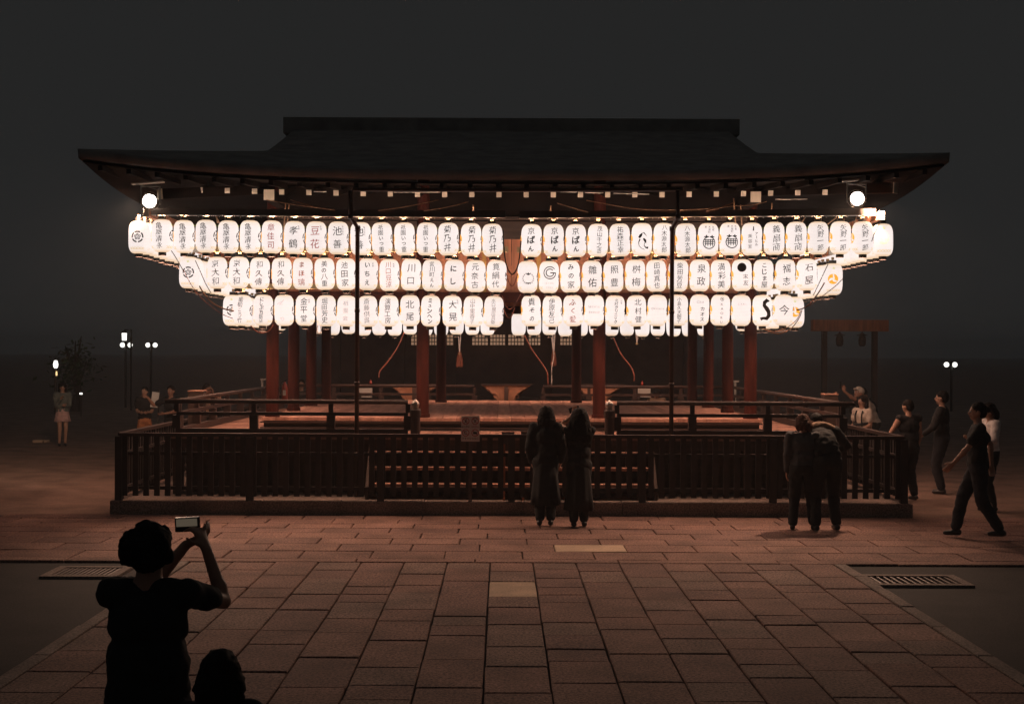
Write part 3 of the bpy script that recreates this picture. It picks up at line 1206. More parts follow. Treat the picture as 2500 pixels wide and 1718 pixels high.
# eaves and roof
EX0, EX1, EY0, EY1 = -6.30, 6.63, 20.05, 32.05
RX, RY, INS = 0.165, 26.05, 2.3


def edge_z(t):
    return 4.86 + 0.30 * abs(t) ** 3.2


def roof_pt(side, t, d):
    """point on the roof; t along the edge (-1..1), d inset from the eave"""
    hw, hd = (EX1 - EX0) / 2, (EY1 - EY0) / 2
    z = edge_z(t) * 1.0 + 0.22 * d + 0.008 * d * d + 0.16
    if side in ('f', 'b'):
        w = hw - min(d, INS)
        x = RX + t * w
        y = (EY0 + d) if side == 'f' else (EY1 - d)
    else:
        w = hd - d
        y = RY + t * w
        x = (EX0 + d) if side == 'l' else (EX1 - d)
    if d > 0.01:
        k = min(1, d / 3)
        z -= (edge_z(t) - 4.86) * k
    return Vector((x, y, z))


bm = bmesh.new()
for side in 'fblr':
    dm = (EY1 - EY0) / 2 if side in 'fb' else INS
    nu, nd = 24, 12
    g = [[bm.verts.new(roof_pt(side, -1 + 2 * u / nu, dm * d / nd)) for u in range(nu + 1)] for d in range(nd + 1)]
    for d in range(nd):
        for u in range(nu):
            bm.faces.new((g[d][u], g[d][u + 1], g[d + 1][u + 1], g[d + 1][u]))
bmesh.ops.remove_doubles(bm, verts=bm.verts[:], dist=0.002)
roof = part('roof', bm, 'bark_roof', st, True)
so = roof.modifiers.new('thickness', 'SOLIDIFY')
so.thickness = 0.14
so.offset = 0
for sx in (EX0 + INS, EX1 - INS):                 # gable walls
    zt = roof_pt('f', 0, (EY1 - EY0) / 2).z
    zb = roof_pt('f', 1, INS).z
    bm = bmesh.new()
    v0 = [bm.verts.new((sx - .03, y, z)) for y, z in ((EY0 + INS + .3, zb - .1), (EY1 - INS - .3, zb - .1), (RY, zt - .1))]
    v1 = [bm.verts.new((sx + .03, y, z)) for y, z in ((EY0 + INS + .3, zb - .1), (EY1 - INS - .3, zb - .1), (RY, zt - .1))]
    bm.faces.new(v0)
    bm.faces.new(v1[::-1])
    for i in range(3):
        bm.faces.new((v0[i], v1[i], v1[(i + 1) % 3], v0[(i + 1) % 3]))
    part('gable', bm, 'dark_wood', roof)
zt = roof_pt('f', 0, (EY1 - EY0) / 2).z
part('ridge', BOX(EX0 + INS - .2, EX1 - INS + .2, RY - .2, RY + .2, zt - .05, zt + .25), 'bark_roof', roof)
# soffit under the eave, curved with the edge
bm = bmesh.new()
nu = 24
for side in 'fblr':
    A, B_ = [], []
    for u in range(nu + 1):
        t = -1 + 2 * u / nu
        p = roof_pt(side, t, 0.06)
        p.z = edge_z(t) + 0.07
        A.append(bm.verts.new(p))
        q = roof_pt(side, t, 0)
        hx = max(CX_[0] - .1, min(CX_[3] + .1, q.x))
        hy = max(22.5, min(29.6, q.y))
        B_.append(bm.verts.new((hx, hy, 5.20)))
    for u in range(nu):
        fv = (A[u], A[u + 1], B_[u + 1], B_[u])
        try:
            bm.faces.new(fv)
        except ValueError:
            pass
bmesh.ops.remove_doubles(bm, verts=bm.verts[:], dist=0.002)
bmesh.ops.dissolve_degenerate(bm, edges=bm.edges[:], dist=0.001)
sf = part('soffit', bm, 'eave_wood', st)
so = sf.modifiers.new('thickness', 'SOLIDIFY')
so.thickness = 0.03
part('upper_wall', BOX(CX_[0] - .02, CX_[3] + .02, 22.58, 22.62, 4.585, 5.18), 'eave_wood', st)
part('upper_wall', BOX(CX_[0] - .02, CX_[3] + .02, 29.48, 29.52, 4.585, 5.18), 'dark_wood', st)
# rafters with white painted ends
rend = [(489, 464), (690, 469), (1020, 474.5), (1285, 475.5), (1615, 475.5), (1815, 473), (2014, 469.5)]


def interp(tab, x):
    for (a, p), (b, q) in zip(tab, tab[1:]):
        if x <= b:
            return p + (q - p) * (x - a) / (b - a)
    return tab[-1][1]


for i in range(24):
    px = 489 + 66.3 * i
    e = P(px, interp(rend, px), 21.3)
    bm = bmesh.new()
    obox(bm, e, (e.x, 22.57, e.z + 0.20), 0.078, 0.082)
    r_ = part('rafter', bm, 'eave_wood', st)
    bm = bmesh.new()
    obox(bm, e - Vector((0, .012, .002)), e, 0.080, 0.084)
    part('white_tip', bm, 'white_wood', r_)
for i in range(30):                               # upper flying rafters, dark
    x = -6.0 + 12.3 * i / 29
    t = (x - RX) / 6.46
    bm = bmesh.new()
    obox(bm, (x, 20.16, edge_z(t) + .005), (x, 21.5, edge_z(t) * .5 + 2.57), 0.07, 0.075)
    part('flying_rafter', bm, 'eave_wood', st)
for px0, px1, y0, y1 in ((644, 669, 463, 488), (1833, 1858, 468, 493)):
    a, b = P(px0, y1, 21.28), P(px1, y0, 21.28)
    nb = part('beam_nose', BOX(a.x, b.x, 21.3, 22.5, a.z, b.z), 'eave_wood', st)
    part('white_tip', BOX(a.x - .002, b.x + .002, 21.285, 21.299, a.z - .002, b.z + .002), 'white_wood', nb)
for px, py, cx in ((391, 474, CX_[0]), (2185, 459, CX_[3])):
    e = P(px, py, 20.75)
    bm = bmesh.new()
    obox(bm, e, (cx, 22.55, 5.1), 0.12, 0.16)
    h_ = part('hip_rafter', bm, 'eave_wood', st)
    d = (Vector((cx, 22.55, 5.1)) - e).normalized()
    bm = bmesh.new()
    obox(bm, e - d * .014, e - d * .001, 0.125, 0.165)
    part('white_tip', bm, 'white_wood', h_)
# gutter strip between the downpipes
a, b = P(860, 463, 20.0), P(1650, 463, 20.0)
bm = bmesh.new()
tube(bm, [a, (a + b) / 2 - Vector((0, 0, .01)), b], 0.028, 8)
part('gutter', bm, 'copper', st)
for px0, px1, py in ((704, 820, 444), (1880, 1965, 437)):
    bm = bmesh.new()
    tube(bm, [P(px0, py, 20.02), P(px1, py, 20.02)], 0.009, 6)
    part('eave_rod', bm, 'copper', st)


def downpipe(p0, p1, p2, p3, label):
    t = thing('downpipe', label, 'downpipe', p3, group='rain downpipes in front of the stage')
    bm = bmesh.new()
    tube(bm, [p0, p1, p2, p3], 0.034, 12)
    part('pipe', bm, 'copper', t, True)
    for q in (p1, p2):
        bm = bmesh.new()
        tube(bm, [q + Vector((0, 0, .03)), q - Vector((0, 0, .035))], 0.041, 12)
        part('elbow', bm, 'copper', t, True)
    for z in (3.0, 1.9):
        bm = bmesh.new()
        tube(bm, [(p2.x, p2.y, z), (p2.x, p2.y, z + .05)], 0.040, 12)
        part('clamp', bm, 'copper', t, True)


a = P(856, 466, 20.25)
b = P(856, 529, 20.25)
c = P(873, 556, 20.55)
downpipe(a, b, c, Vector((c.x, c.y, 0.2)), 'dark copper downpipe crossing the left lanterns, bent under the eave')
a = P(1655, 466, 20.25)
b = P(1655, 530, 20.25)
c = P(1641, 558, 20.55)
downpipe(a, b, c, Vector((c.x, c.y, 0.2)), 'dark copper downpipe crossing the right lanterns, bent under the eave')

# ------------------------------------------------------------------ lantern racks
Y1, Y2, Y3 = 20.86, 21.48, 22.05
RACKG = 'racks the lanterns hang from'


def rack(px0, py0, px1, py1, Y, h, label, mat, flange=True, dz=0.0):
    a, b = P(px0, py0, Y), P(px1, py1, Y)
    t = thing('lantern_rack', label, 'lantern rack', (a + b) / 2, group=RACKG)
    bm = bmesh.new()
    obox(bm, a + Vector((0, 0, dz)), b + Vector((0, 0, dz)), 0.07, h)
    part('beam', bm, mat, t)
    if flange:
        bm = bmesh.new()
        off = Vector((0, -0.02, -h / 2 - 0.008))
        obox(bm, a + off, b + off, 0.06, 0.014)
        part('flange', bm, 'grey_metal', t)
        for k in range(17):
            p = a.lerp(b, (k + .5) / 17) + Vector((0, -.03, -h / 2 - .024))
            for s in (-.045, .045):
                part('clip', BOX(p.x + s - .008, p.x + s + .008, p.y - .008, p.y + .008, p.z - .014, p.z + .008), 'grey_metal', t)
    return t


rack(365, 516, 1233, 523, Y1, 0.095, 'brown steel rail over the left half of the top lantern row', 'steel')
rack(1268, 524, 2137, 517, Y1, 0.095, 'brown steel rail over the right half of the top lantern row', 'steel')
rack(505, 607, 1241, 609, Y2, 0.09, 'pale timber over the left half of the middle lantern row', 'pale_wood', False)
rack(1262, 610, 1995, 609, Y2, 0.09, 'pale timber over the right half of the middle lantern row', 'pale_wood', False)
rack(580, 699, 1232, 699, Y3, 0.08, 'pale timber over the left half of the bottom lantern row', 'pale_wood', False)
rack(1276, 700, 1925, 699, Y3, 0.08, 'pale timber over the right half of the bottom lantern row', 'pale_wood', False)


def side_rack(px, py, Y, x_at, label):
    e = P(px, py, Y)
    t = thing('lantern_rack', label, 'lantern rack', e, group=RACKG)
    bm = bmesh.new()
    obox(bm, (x_at, Y, e.z), (x_at, 30.2, e.z), 0.075, 0.12)
    part('beam', bm, 'board_wood', t)
    part('white_end', BOX(x_at - .045, x_at + .045, Y - .02, Y - .001, e.z - .066, e.z + .066), 'white_wood', t)


side_rack(357, 519, 20.70, P(357, 519, 20.7).x, 'brown timber with white end over the left side lanterns, top tier')
side_rack(2152, 526, 20.70, P(2152, 526, 20.7).x, 'brown timber with white end over the right side lanterns, top tier')
side_rack(478, 606, 21.4, P(478, 606, 21.4).x, 'brown timber with white end over the left side lanterns, middle tier')
side_rack(2030, 612, 21.4, P(2030, 612, 21.4).x, 'brown timber with white end over the right side lanterns, middle tier')


ORD = ['', 'first', 'second', 'third', 'fourth', 'fifth', 'sixth', 'seventh', 'eighth', 'ninth', 'tenth', 'eleventh', 'twelfth', 'thirteenth',
       'fourteenth', 'fifteenth', 'sixteenth', 'seventeenth', 'eighteenth', 'nineteenth', 'twentieth', 'twenty-first', 'twenty-second',
       'twenty-third', 'twenty-fourth', 'twenty-fifth', 'twenty-sixth', 'twenty-seventh', 'twenty-eighth', 'twenty-ninth', 'thirtieth']
DESC = {'@seal': 'round black seal', '@brush': 'loose brush painting', '@salon': 'two thin columns', '@ring': 'thin ring emblem', '@G': 'double ring letter',
        '@disc末友': 'solid black disc', '@scribble': 'pale scribbled strokes', '@faint': 'faded pale writing', '@Natural': 'faint rounded letters',
        '@Castelo': 'one faint line', '@Clune': 'three black kana', '@KAORU': 'five thin capitals', '@LaAi': 'faint slanted letters', '@S': 'huge brush stroke'}
NUMW = {1: 'one', 2: 'two', 3: 'three', 4: 'four', 5: 'five', 6: 'six', 7: 'seven'}


def describe(key):
    if key in DESC:
        return DESC[key]
    ink = INK.get(key, 'ink')
    c = {'ink_red': 'red', 'ink_rust': 'rusty', 'ink_grey': 'thin grey', 'ink_brown': 'thin brown'}.get(ink)
    if c is None:
        c = 'bold black' if key in BOLD else 'black'
    if key in ('章佳司',):
        c = 'red'
    return f'{NUMW[len(key)]} {c} characters'


TIER = {1: 'top', 2: 'middle', 3: 'bottom'}


def front_row(tier, Y, left, lx, right, rx):
    """lx / rx: first and last lantern centres (px, py)"""
    for side, keys, (a, b) in (('left', left, lx), ('right', right, rx)):
        n = len(keys)
        for i, key in enumerate(keys):
            f = i / (n - 1)
            px = a[0] + (b[0] - a[0]) * f
            py = a[1] + (b[1] - a[1]) * f
            p = P(px, py, Y)
            k = n - i if side == 'left' else i + 1
            p.x += rnd.uniform(-.006, .006)
            p.z += rnd.uniform(-.008, .008)
            lantern(p, math.radians(rnd.uniform(-5, 5)),
                    f'white lantern, {describe(key)}, {ORD[k]} {side} of the centre gap in the {TIER[tier]} row',
                    f'lanterns of the {TIER[tier]} front row', key)


front_row(1, Y1, ROW1_L, ((395, 576), (1203, 586)), ROW1_R, ((1298, 588), (2105, 581)))
front_row(2, Y2, ROW2_L, ((530, 666), (1213, 674)), ROW2_R, ((1288, 676), (1969, 671)))
front_row(3, Y3, ROW3_L, ((591, 758), (1206, 760)), ROW3_R, ((1297, 759), (1912, 757)))


def side_row(tier, side, px, py, Y, n, pale=False):
    p = P(px, py, Y)
    for i in range(n):
        q = Vector((p.x + rnd.uniform(-.012, .012), p.y + 0.335 * i, p.z + rnd.uniform(-.01, .01)))
        lab = (f'white lantern with a {"dark flower" if side == "left" else "orange comma"} crest at the {side} corner, {TIER[tier]} tier' if i == 0 else
               f'crested lantern in the {side} side row, {ORD[i]} behind the corner, {TIER[tier]} tier')
        lantern(q, math.radians((-90 if side == 'left' else 90) + (rnd.uniform(-6, 6) if i else (6 if side == 'left' else -10))), lab,
                f'lanterns of the {side} side, {TIER[tier]} tier', None, True, pale and i == 0)


side_row(1, 'left', 339, 580, Y1 + .12, 17)
side_row(2, 'left', 462, 667, Y2 + .12, 16)
side_row(3, 'left', 567, 757, Y3 + .12, 15)
side_row(1, 'right', 2153, 588, Y1 + .12, 17, True)
side_row(2, 'right', 2033, 681, Y2 + .12, 16)
side_row(3, 'right', 1938, 761, Y3 + .12, 15)
# the rows along the far side, lower ends show under the front rows
for tier, z, Y, x0, x1 in ((3, 3.03, 30.05, -4.1, 4.5), (2, 3.57, 30.65, -4.7, 5.05)):
    n = round((x1 - x0) / .345)
    for i in range(n + 1):
        x = x0 + (x1 - x0) * i / n
        if abs(x - .165) < .18:
            continue
        k = i + 1
        lantern(Vector((x, Y, z + rnd.uniform(-.02, .02))), math.pi,
                f'lantern glimpsed behind the stage, {ORD[k]} from the left in the far {TIER[tier]} row',
                f'lanterns of the far {TIER[tier]} row', None, False)

# ------------------------------------------------------------------ flood lamps


def flood(pos, label, px_sign):
    t = thing('flood_lamp', label, 'flood lamp', pos, group='flood lamps under the eave corners')
    bm = bmesh.new()
    lathe(bm, [(0.05, 0.14), (0.085, 0.12), (0.115, 0.03), (0.112, 0.0), (0.106, 0.0), (0.104, 0.02)], 20, cap=False)
    bmesh.ops.rotate(bm, verts=bm.verts[:], matrix=Matrix.Rotation(math.radians(-90), 3, 'X'))
    part('reflector', bm, 'grey_metal', t, True, local=True)
    bm = bmesh.new()
    lathe(bm, [(0.001, -0.05), (0.05, -0.04), (0.085, -0.02), (0.103, 0.0), (0.095, 0.014), (0.001, 0.018)], 20)
    bmesh.ops.rotate(bm, verts=bm.verts[:], matrix=Matrix.Rotation(math.radians(-90), 3, 'X'))
    bmesh.ops.translate(bm, verts=bm.verts[:], vec=(0, -.0, 0))
    part('glass', bm, 'flood_glass', t, True, local=True)
    cg = bmesh.new()
    for k in range(6):                            # wire guard
        a = 2 * math.pi * k / 6
        pts = [(0.135 * math.cos(a) * q, -0.02 - .08 * (1 - q * q), 0.135 * math.sin(a) * q) for q in (1.0, .9, .75)]
        tube(cg, [(0.14 * math.cos(a), 0.05, 0.14 * math.sin(a))] + pts, 0.0035, 4)
    for rr, yy in ((0.14, 0.05), (0.101, -.055)):
        tube(cg, [(rr * math.cos(2 * math.pi * k / 24), yy, rr * math.sin(2 * math.pi * k / 24)) for k in range(25)], 0.0035, 4)
    part('wire_guard', cg, 'grey_metal', t, local=True)
    bm = bmesh.new()
    box(bm, -.15, -.135, .03, .07, -.05, .22)
    box(bm, .135, .15, .03, .07, -.05, .22)
    box(bm, -.15, .15, .03, .07, .22, .235)
    part('bracket', bm, 'grey_metal', t, local=True)
    bm = bmesh.new()
    obox(bm, (-.28, .05, .262), (.20, .05, .30), .14, .02)
    part('shelf', bm, 'white_wood', t, local=True)
    bm = bmesh.new()
    obox(bm, (-.25, .0, .27), (.14, -.01, .17), .012, .012)
    part('stay', bm, 'grey_metal', t, local=True)
    return t


flood(FL_L, 'lit round flood lamp under the left eave corner beside the top lanterns', -1)
flood(FL_R, 'lit round flood lamp under the right eave corner beside the top lanterns', 1)

# ------------------------------------------------------------------ ropes, wires and chains


def rope(name, label, cat, pts, r, mat, group=None, n=5, smooth=5):
    bm = bmesh.new()
    pts = [Vector(p) for p in pts]
    tube(bm, smooth_path(pts, smooth) if smooth else pts, r, n)
    o = part(name, bm, mat, None, True)
    return tag(o, label, cat, group)


def chain(name, label, cat, pts, mat, group=None, pitch=0.035):
    """a chain of small alternating links"""
    path = smooth_path([Vector(p) for p in pts], 12)
    bm = bmesh.new()
    acc, k, last = 0.0, 0, path[0]
    for q in path[1:]:
        acc += (q - last).length
        if acc >= pitch:
            d = (q - last).normalized() * pitch * 0.62
            up = Vector((0, 1, 0)) if k % 2 else Vector((1, 0.1, 0))
            obox(bm, q - d, q + d, 0.011 if k % 2 else 0.005, 0.005 if k % 2 else 0.011, up)
            acc, k = 0.0, k + 1
        last = q
    o = part(name, bm, mat)
    return tag(o, label, cat, group)


Yc = 20.62


def Q(pts, Y=Yc):
    return [P(a, b, Y) for a, b in pts]


rope('black_cord', 'thick black cord looping down through the centre gap between lanterns', 'cord',
     Q([(1228, 560), (1230, 600), (1236, 645), (1250, 670), (1264, 650), (1270, 610), (1272, 588)]), 0.010, 'cord_black')
rope('brown_rope', 'thin brown rope looping just under the black cord in the centre gap', 'rope',
     Q([(1236, 668), (1243, 690), (1250, 698), (1257, 690), (1264, 668)], 21.3), 0.008, 'cord_red')
rope('brown_rope', 'brown rope looping low in the centre gap beside the bottom row', 'rope',
     Q([(1226, 722), (1234, 745), (1246, 755), (1258, 742), (1271, 718)], 21.9), 0.008, 'cord_red')
rope('brown_rope', 'lowest reddish rope loop under the centre gap', 'rope',
     Q([(1229, 752), (1236, 770), (1243, 776), (1250, 770), (1257, 750)], 21.9), 0.008, 'cord_red')
G1 = 'tie ropes at the stepped lantern corners'
rope('tan_rope', 'tan rope slanting from the left middle corner lantern to the bottom one', 'rope',
     Q([(487, 698), (498, 716), (520, 740), (545, 753), (571, 759)]), 0.011, 'cord_tan', G1)
chain('hanging_chain', 'thin chain hanging across the left middle corner lantern', 'chain', Q([(476, 634), (490, 665), (502, 692), (515, 715)]), 'cord_tan', G1)
chain('hanging_chain', 'thin chain hanging left of the middle corner lantern towards the bottom tier', 'chain', Q([(446, 655), (470, 700), (500, 735), (540, 765), (570, 778)], 21.2), 'cord_red', G1)
chain('hanging_chain', 'thin chain along the left side lanterns under the top tier', 'chain', Q([(417, 610), (430, 630), (447, 660)]), 'cord_tan', G1)
chain('hanging_chain', 'thin chain hanging before the right middle corner lantern', 'chain', Q([(2023, 642), (2012, 665), (1998, 695), (1985, 722)]), 'cord_tan', G1)
rope('tan_rope', 'tan rope from the right middle corner lantern down to the bottom tier', 'rope',
     Q([(2013, 690), (1998, 715), (1977, 742), (1960, 753), (1945, 757)]), 0.010, 'cord_red', G1)
chain('hanging_chain', 'thin chain slanting under the right middle corner lantern', 'chain', Q([(2062, 676), (2040, 698), (2005, 725), (1975, 748)]), 'cord_tan', G1)
chain('hanging_chain', 'short chain hanging from the white beam end at the top right', 'chain', Q([(2150, 540), (2142, 556), (2133, 575), (2128, 590)], 20.6), 'grey_metal', G1)
rope('pink_rope', 'slack rope looping below the right bottom corner lantern', 'rope',
     Q([(1865, 803), (1885, 812), (1905, 814), (1930, 803), (1950, 778), (1958, 757)]), 0.007, 'cord_tan', G1)
rope('pink_rope', 'second slack rope looping below the right bottom corner lantern', 'rope',
     Q([(1862, 802), (1890, 809), (1920, 800), (1945, 780), (1955, 758)], 21.0), 0.006, 'cord_tan', G1)
rope('dark_rope', 'slack dark rope below the left end of the bottom row', 'rope',
     Q([(612, 795), (625, 808), (640, 813), (656, 808), (668, 792)], 21.4), 0.010, 'cord_red', G1)
rope('rope_loop', 'small pale rope loop hanging under the left part of the bottom row', 'rope',
     Q([(776, 790), (774, 806), (778, 815), (784, 808), (782, 792)], 21.6), 0.008, 'cord_white', G1)
G2 = 'wires strung under the eave'
for i, (pts, lab) in enumerate((
        ([(650, 488), (720, 500), (815, 512)], 'pale wire sagging under the left eave, left one of a pair'),
        ([(709, 488), (760, 503), (818, 513)], 'pale wire sagging under the left eave, right one of a pair'),
        ([(924, 514), (1000, 503), (1071, 488)], 'pale wire rising to the right above the left lantern rail'),
        ([(1035, 515), (1095, 505), (1143, 493)], 'pale wire rising to the right near the middle of the eave'),
        ([(1360, 496), (1400, 508), (1436, 518)], 'short pale wire falling to the right of the centre gap'),
        ([(1432, 489), (1540, 508), (1639, 513), (1730, 509), (1800, 502)], 'long thin wire sagging under the right eave'),
        ([(1724, 516), (1770, 503), (1794, 494)], 'pale wire rising beside the right white beam end'),
        ([(1800, 503), (1840, 500), (1872, 492)], 'thin wire running into the right eave corner'))):
    rope('eave_wire', lab, 'wire', Q(pts, 20.75), 0.0075, 'cord_tan', G2)
for px0, py0, px1, py1, lab in ((766, 468, 797, 468, 'short conduit under the left eave'), (961, 469, 1075, 469, 'conduit left of the centre under the eave'),
                                (1368, 468, 1408, 469, 'short conduit right of the centre under the eave'), (1428, 470, 1473, 471, 'second conduit right of the centre under the eave'),
                                (1498, 472, 1585, 474, 'third conduit right of the centre under the eave'), (1893, 487, 1971, 486, 'bright conduit near the right flood lamp')):
    rope('conduit', lab, 'conduit', Q([(px0, py0), (px1, py1)], 21.15), 0.010, 'grey_metal', G2, smooth=0)
G3 = 'tie cords hanging behind the lantern rails'
for pts, lab in (([(697, 498), (694, 545), (691, 598)], 'left of two tan cords hanging by the left rail'),
                 ([(706, 500), (701, 545), (697, 598)], 'right of two tan cords hanging by the left rail'),
                 ([(1155, 500), (1156, 514)], 'short cord left of the centre gap'), ([(1345, 502), (1344, 519)], 'short cord right of the centre gap'),
                 ([(1791, 484), (1796, 548)], 'tan cord hanging by the right white beam end'), ([(1808, 500), (1811, 550)], 'second tan cord by the right white beam end'),
                 ([(1885, 496), (1883, 525)], 'cord between the right lanterns and the eave'), ([(409, 527), (420, 552)], 'tan cord slanting near the left flood lamp'),
                 ([(527, 528), (536, 545)], 'tan cord slanting over the fourth top lantern'), ([(530, 528), (531, 545)], 'upright tan cord over the fourth top lantern'),
                 ([(1967, 528), (1955, 548)], 'tan cord slanting near the right end of the rail'), ([(2043, 530), (2020, 548)], 'long tan cord slanting near the right end of the rail'),
                 ([(2092, 530), (2086, 545)], 'tan cord by the last but one top lantern')):
    rope('tie_cord', lab, 'cord', Q(pts, 21.1), 0.011, 'cord_tan', G3, smooth=0)

# bell ropes of the hall behind, with horsehair tassels
YB = 31.6
for px, top, bot, lab, tassel in ((1122, 775, 895, 'left bell rope with a red-brown tassel under the far lanterns', True),
                                  (1352, 775, 893, 'middle bell rope with a red-brown tassel under the far lanterns', True),
                                  (1555, 785, 870, 'right white bell rope without a tassel', False)):
    t = thing('bell_rope', lab, 'bell rope', P(px, bot, YB), group='bell ropes behind the stage')
    for dx in (-4, 4):
        bm = bmesh.new()
        tube(bm, smooth_path(Q([(px + dx, top), (px + dx * .6, (top + bot) / 2 - 15), (px, bot - 32)], YB)), 0.013, 6)
        part('cord', bm, 'cord_white', t, True)
    bm = bmesh.new()
    lathe(bm, [(0.02, 0.0), (0.035, -.02), (0.03, -.05)], 10, P(px, bot - 34, YB))
    part('knot', bm, 'pale_wood', t, True)
    if tassel:
        tb = bmesh.new()
        for k in range(40):
            a, rr = rs.uniform(0, 6.28), rs.uniform(0.01, 0.03)
            p0 = P(px, bot - 36, YB) + Vector((rr * math.cos(a), rr * math.sin(a), 0))
            p1 = P(px, bot + rs.uniform(-3, 2), YB) + Vector((rr * 2.6 * math.cos(a), rr * 2.6 * math.sin(a), 0))
            tube(tb, [p0, p0.lerp(p1, .5) + Vector((.01 * math.cos(a), 0, 0)), p1], 0.006, 3)
        part('tassel', tb, 'tassel', t)
G4 = 'long brown ropes slanting behind the stage'
rope('slanting_rope', 'brown rope slanting down left behind the left railing', 'rope', Q([(988, 808), (972, 845), (945, 885), (928, 905), (925, 922)], 30.8), 0.016, 'cord_red', G4)
rope('slanting_rope', 'brown rope slanting down right behind the middle of the stage', 'rope', Q([(1280, 818), (1300, 855), (1325, 890), (1336, 910), (1338, 938)], 30.8), 0.016, 'cord_red', G4)
rope('slanting_rope', 'brown rope slanting down right behind the right railing', 'rope', Q([(1495, 818), (1515, 862), (1540, 895), (1548, 915), (1548, 930)], 30.8), 0.016, 'cord_red', G4)
rope('slanting_rope', 'thin white rope hanging beside the middle tassel', 'rope', Q([(1346, 818), (1350, 850), (1352, 870), (1347, 900), (1347, 940)], 31.3), 0.012, 'cord_white', G4)


# ------------------------------------------------------------------ the hall behind the stage
hall = thing('main_hall', 'dark wooden hall behind the stage with bright lattice windows', 'hall', (0, 40, 0))
part('wall', BOX(-5.0, 5.6, 40.0, 40.3, 0.9, 4.6), 'hall_wood', hall)
part('base', BOX(-5.3, 5.9, 39.4, 40.6, -0.05, 0.9), 'kerb', hall)
part('veranda_edge', BOX(-5.3, 5.9, 38.4, 39.38, 0.95, 1.1), 'hall_wood', hall)
for x in (-4.9, -3.0, -1.5, 1.6, 3.2, 5.5):
    part('pillar', BOX(x - .14, x + .14, 39.7, 39.98, 0.9, 4.6), 'hall_wood', hall)
part('lintel', BOX(-5.0, 5.6, 39.75, 39.97, 3.35, 3.6), 'hall_wood', hall)
bm = bmesh.new()
sec = [(36.3, 4.75), (36.3, 4.95), (40.5, 6.4), (46, 9.2), (46, 8.9), (40.5, 5.6)]
v0 = [bm.verts.new((-6.2, y, z)) for y, z in sec]
v1 = [bm.verts.new((6.8, y, z)) for y, z in sec]
bm.faces.new(v0)
bm.faces.new(v1[::-1])
for i in range(6):
    bm.faces.new((v0[i], v1[i], v1[(i + 1) % 6], v0[(i + 1) % 6]))
part('roof', bm, 'bark_roof', hall)
for px0, px1 in ((1003, 1020), (1048, 1067), (1090, 1107), (1152, 1192), (1196, 1234), (1240, 1280), (1290, 1320), (1367, 1398)):
    a, b = P(px0, 843, 39.6), P(px1, 816, 39.6)
    w = part('lattice_window', BOX(a.x, b.x, 39.62, 39.64, a.z, b.z), 'shoji', hall)
    m_ = max(2, round((b.x - a.x) / 0.09))
    for i in range(m_ + 1):
        x = a.x + (b.x - a.x) * i / m_
        part('lattice_bar', BOX(x - .012, x + .012, 39.585, 39.618, a.z - .02, b.z + .02), 'hall_wood', w)
    for i in range(4):
        z = a.z + (b.z - a.z) * i / 3
        part('lattice_bar', BOX(a.x - .02, b.x + .02, 39.57, 39.584, z - .012, z + .012), 'hall_wood', w)
a, b = P(1985, 808, 37.5), P(2170, 781, 37.5)
gate = thing('side_gate', 'dark wooden gate frame with two hanging lanterns beyond the right railing', 'gate', ((a.x + b.x) / 2, 37.65, 0))
part('crossbeam', BOX(a.x, b.x, 37.5, 37.8, a.z, b.z), 'board_wood', gate)
for x in (a.x + .35, b.x - .35):
    part('gatepost', BOX(x - .06, x + .06, 37.55, 37.77, -.04, a.z - .002), 'hall_wood', gate)
for px, lab in ((2050, 'unlit dim hanging lantern left under the dark beam on the right'), (2105, 'unlit dim hanging lantern right under the dark beam on the right')):
    c = P(px, 832, 37.4)
    t = thing('hanging_lantern', lab, 'lantern', c, group='unlit lanterns under the hall beam')
    bm = bmesh.new()
    lathe(bm, [(0.03, .16), (0.09, .13), (0.11, .02), (0.10, -.10), (0.06, -.15)], 10, c)
    part('body', bm, 'iron', t, True)
    bm = bmesh.new()
    lathe(bm, [(0.005, .26), (0.05, .2), (0.16, .155), (0.15, .145)], 6, c)
    part('cap', bm, 'iron', t)

# carved boards under the far railing
for px, lab in ((1012, 'carved pale wooden board behind the left railing'), (1236, 'carved pale wooden board at the middle of the far stage edge'),
                (1462, 'carved pale wooden board behind the right railing')):
    c = P(px, 941, 31.35)
    t = thing('carved_board', lab, 'carved board', c, group='carved boards along the far stage edge')
    half = [(0.0, -.375), (0.10, -.375), (0.19, -.35), (0.24, -.30), (0.28, -.285), (0.30, -.24), (0.27, -.225), (0.255, -.25), (0.23, -.245),
            (0.225, -.205), (0.26, -.18), (0.31, -.19), (0.36, -.165), (0.385, -.12), (0.43, -.11), (0.47, -.075), (0.49, -.03), (0.555, -.02), (0.56, 0.0)]
    pts = [(c.x - x, c.z + z) for x, z in half[::-1]] + [(c.x + x, c.z + z) for x, z in half[1:]]
    bm = bmesh.new()
    prism(bm, pts, c.y - .03, c.y + .03)
    part('board', bm, 'carved_wood', t)
    part('top_moulding', BOX(c.x - .60, c.x + .60, c.y - .07, c.y + .05, c.z + .002, c.z + .04), 'rail_wood', t)
    part('shadow_bar', BOX(c.x - .045, c.x + .045, c.y - .12, c.y - .034, c.z - .39, c.z - .03), 'hall_wood', t)  # dark bar put in for the shadow down the board's middle
    bm = bmesh.new()
    for sx in (-1, 1):
        pts = [(c.x + sx * (.16 + .13 * (k / 6)), c.y - .036, c.z - .30 + .16 * math.sin(k / 6 * 2.6) * .6) for k in range(7)]
        tube(bm, pts, 0.008, 4)
    part('carving', bm, 'carved_wood', t, kind='stuff')

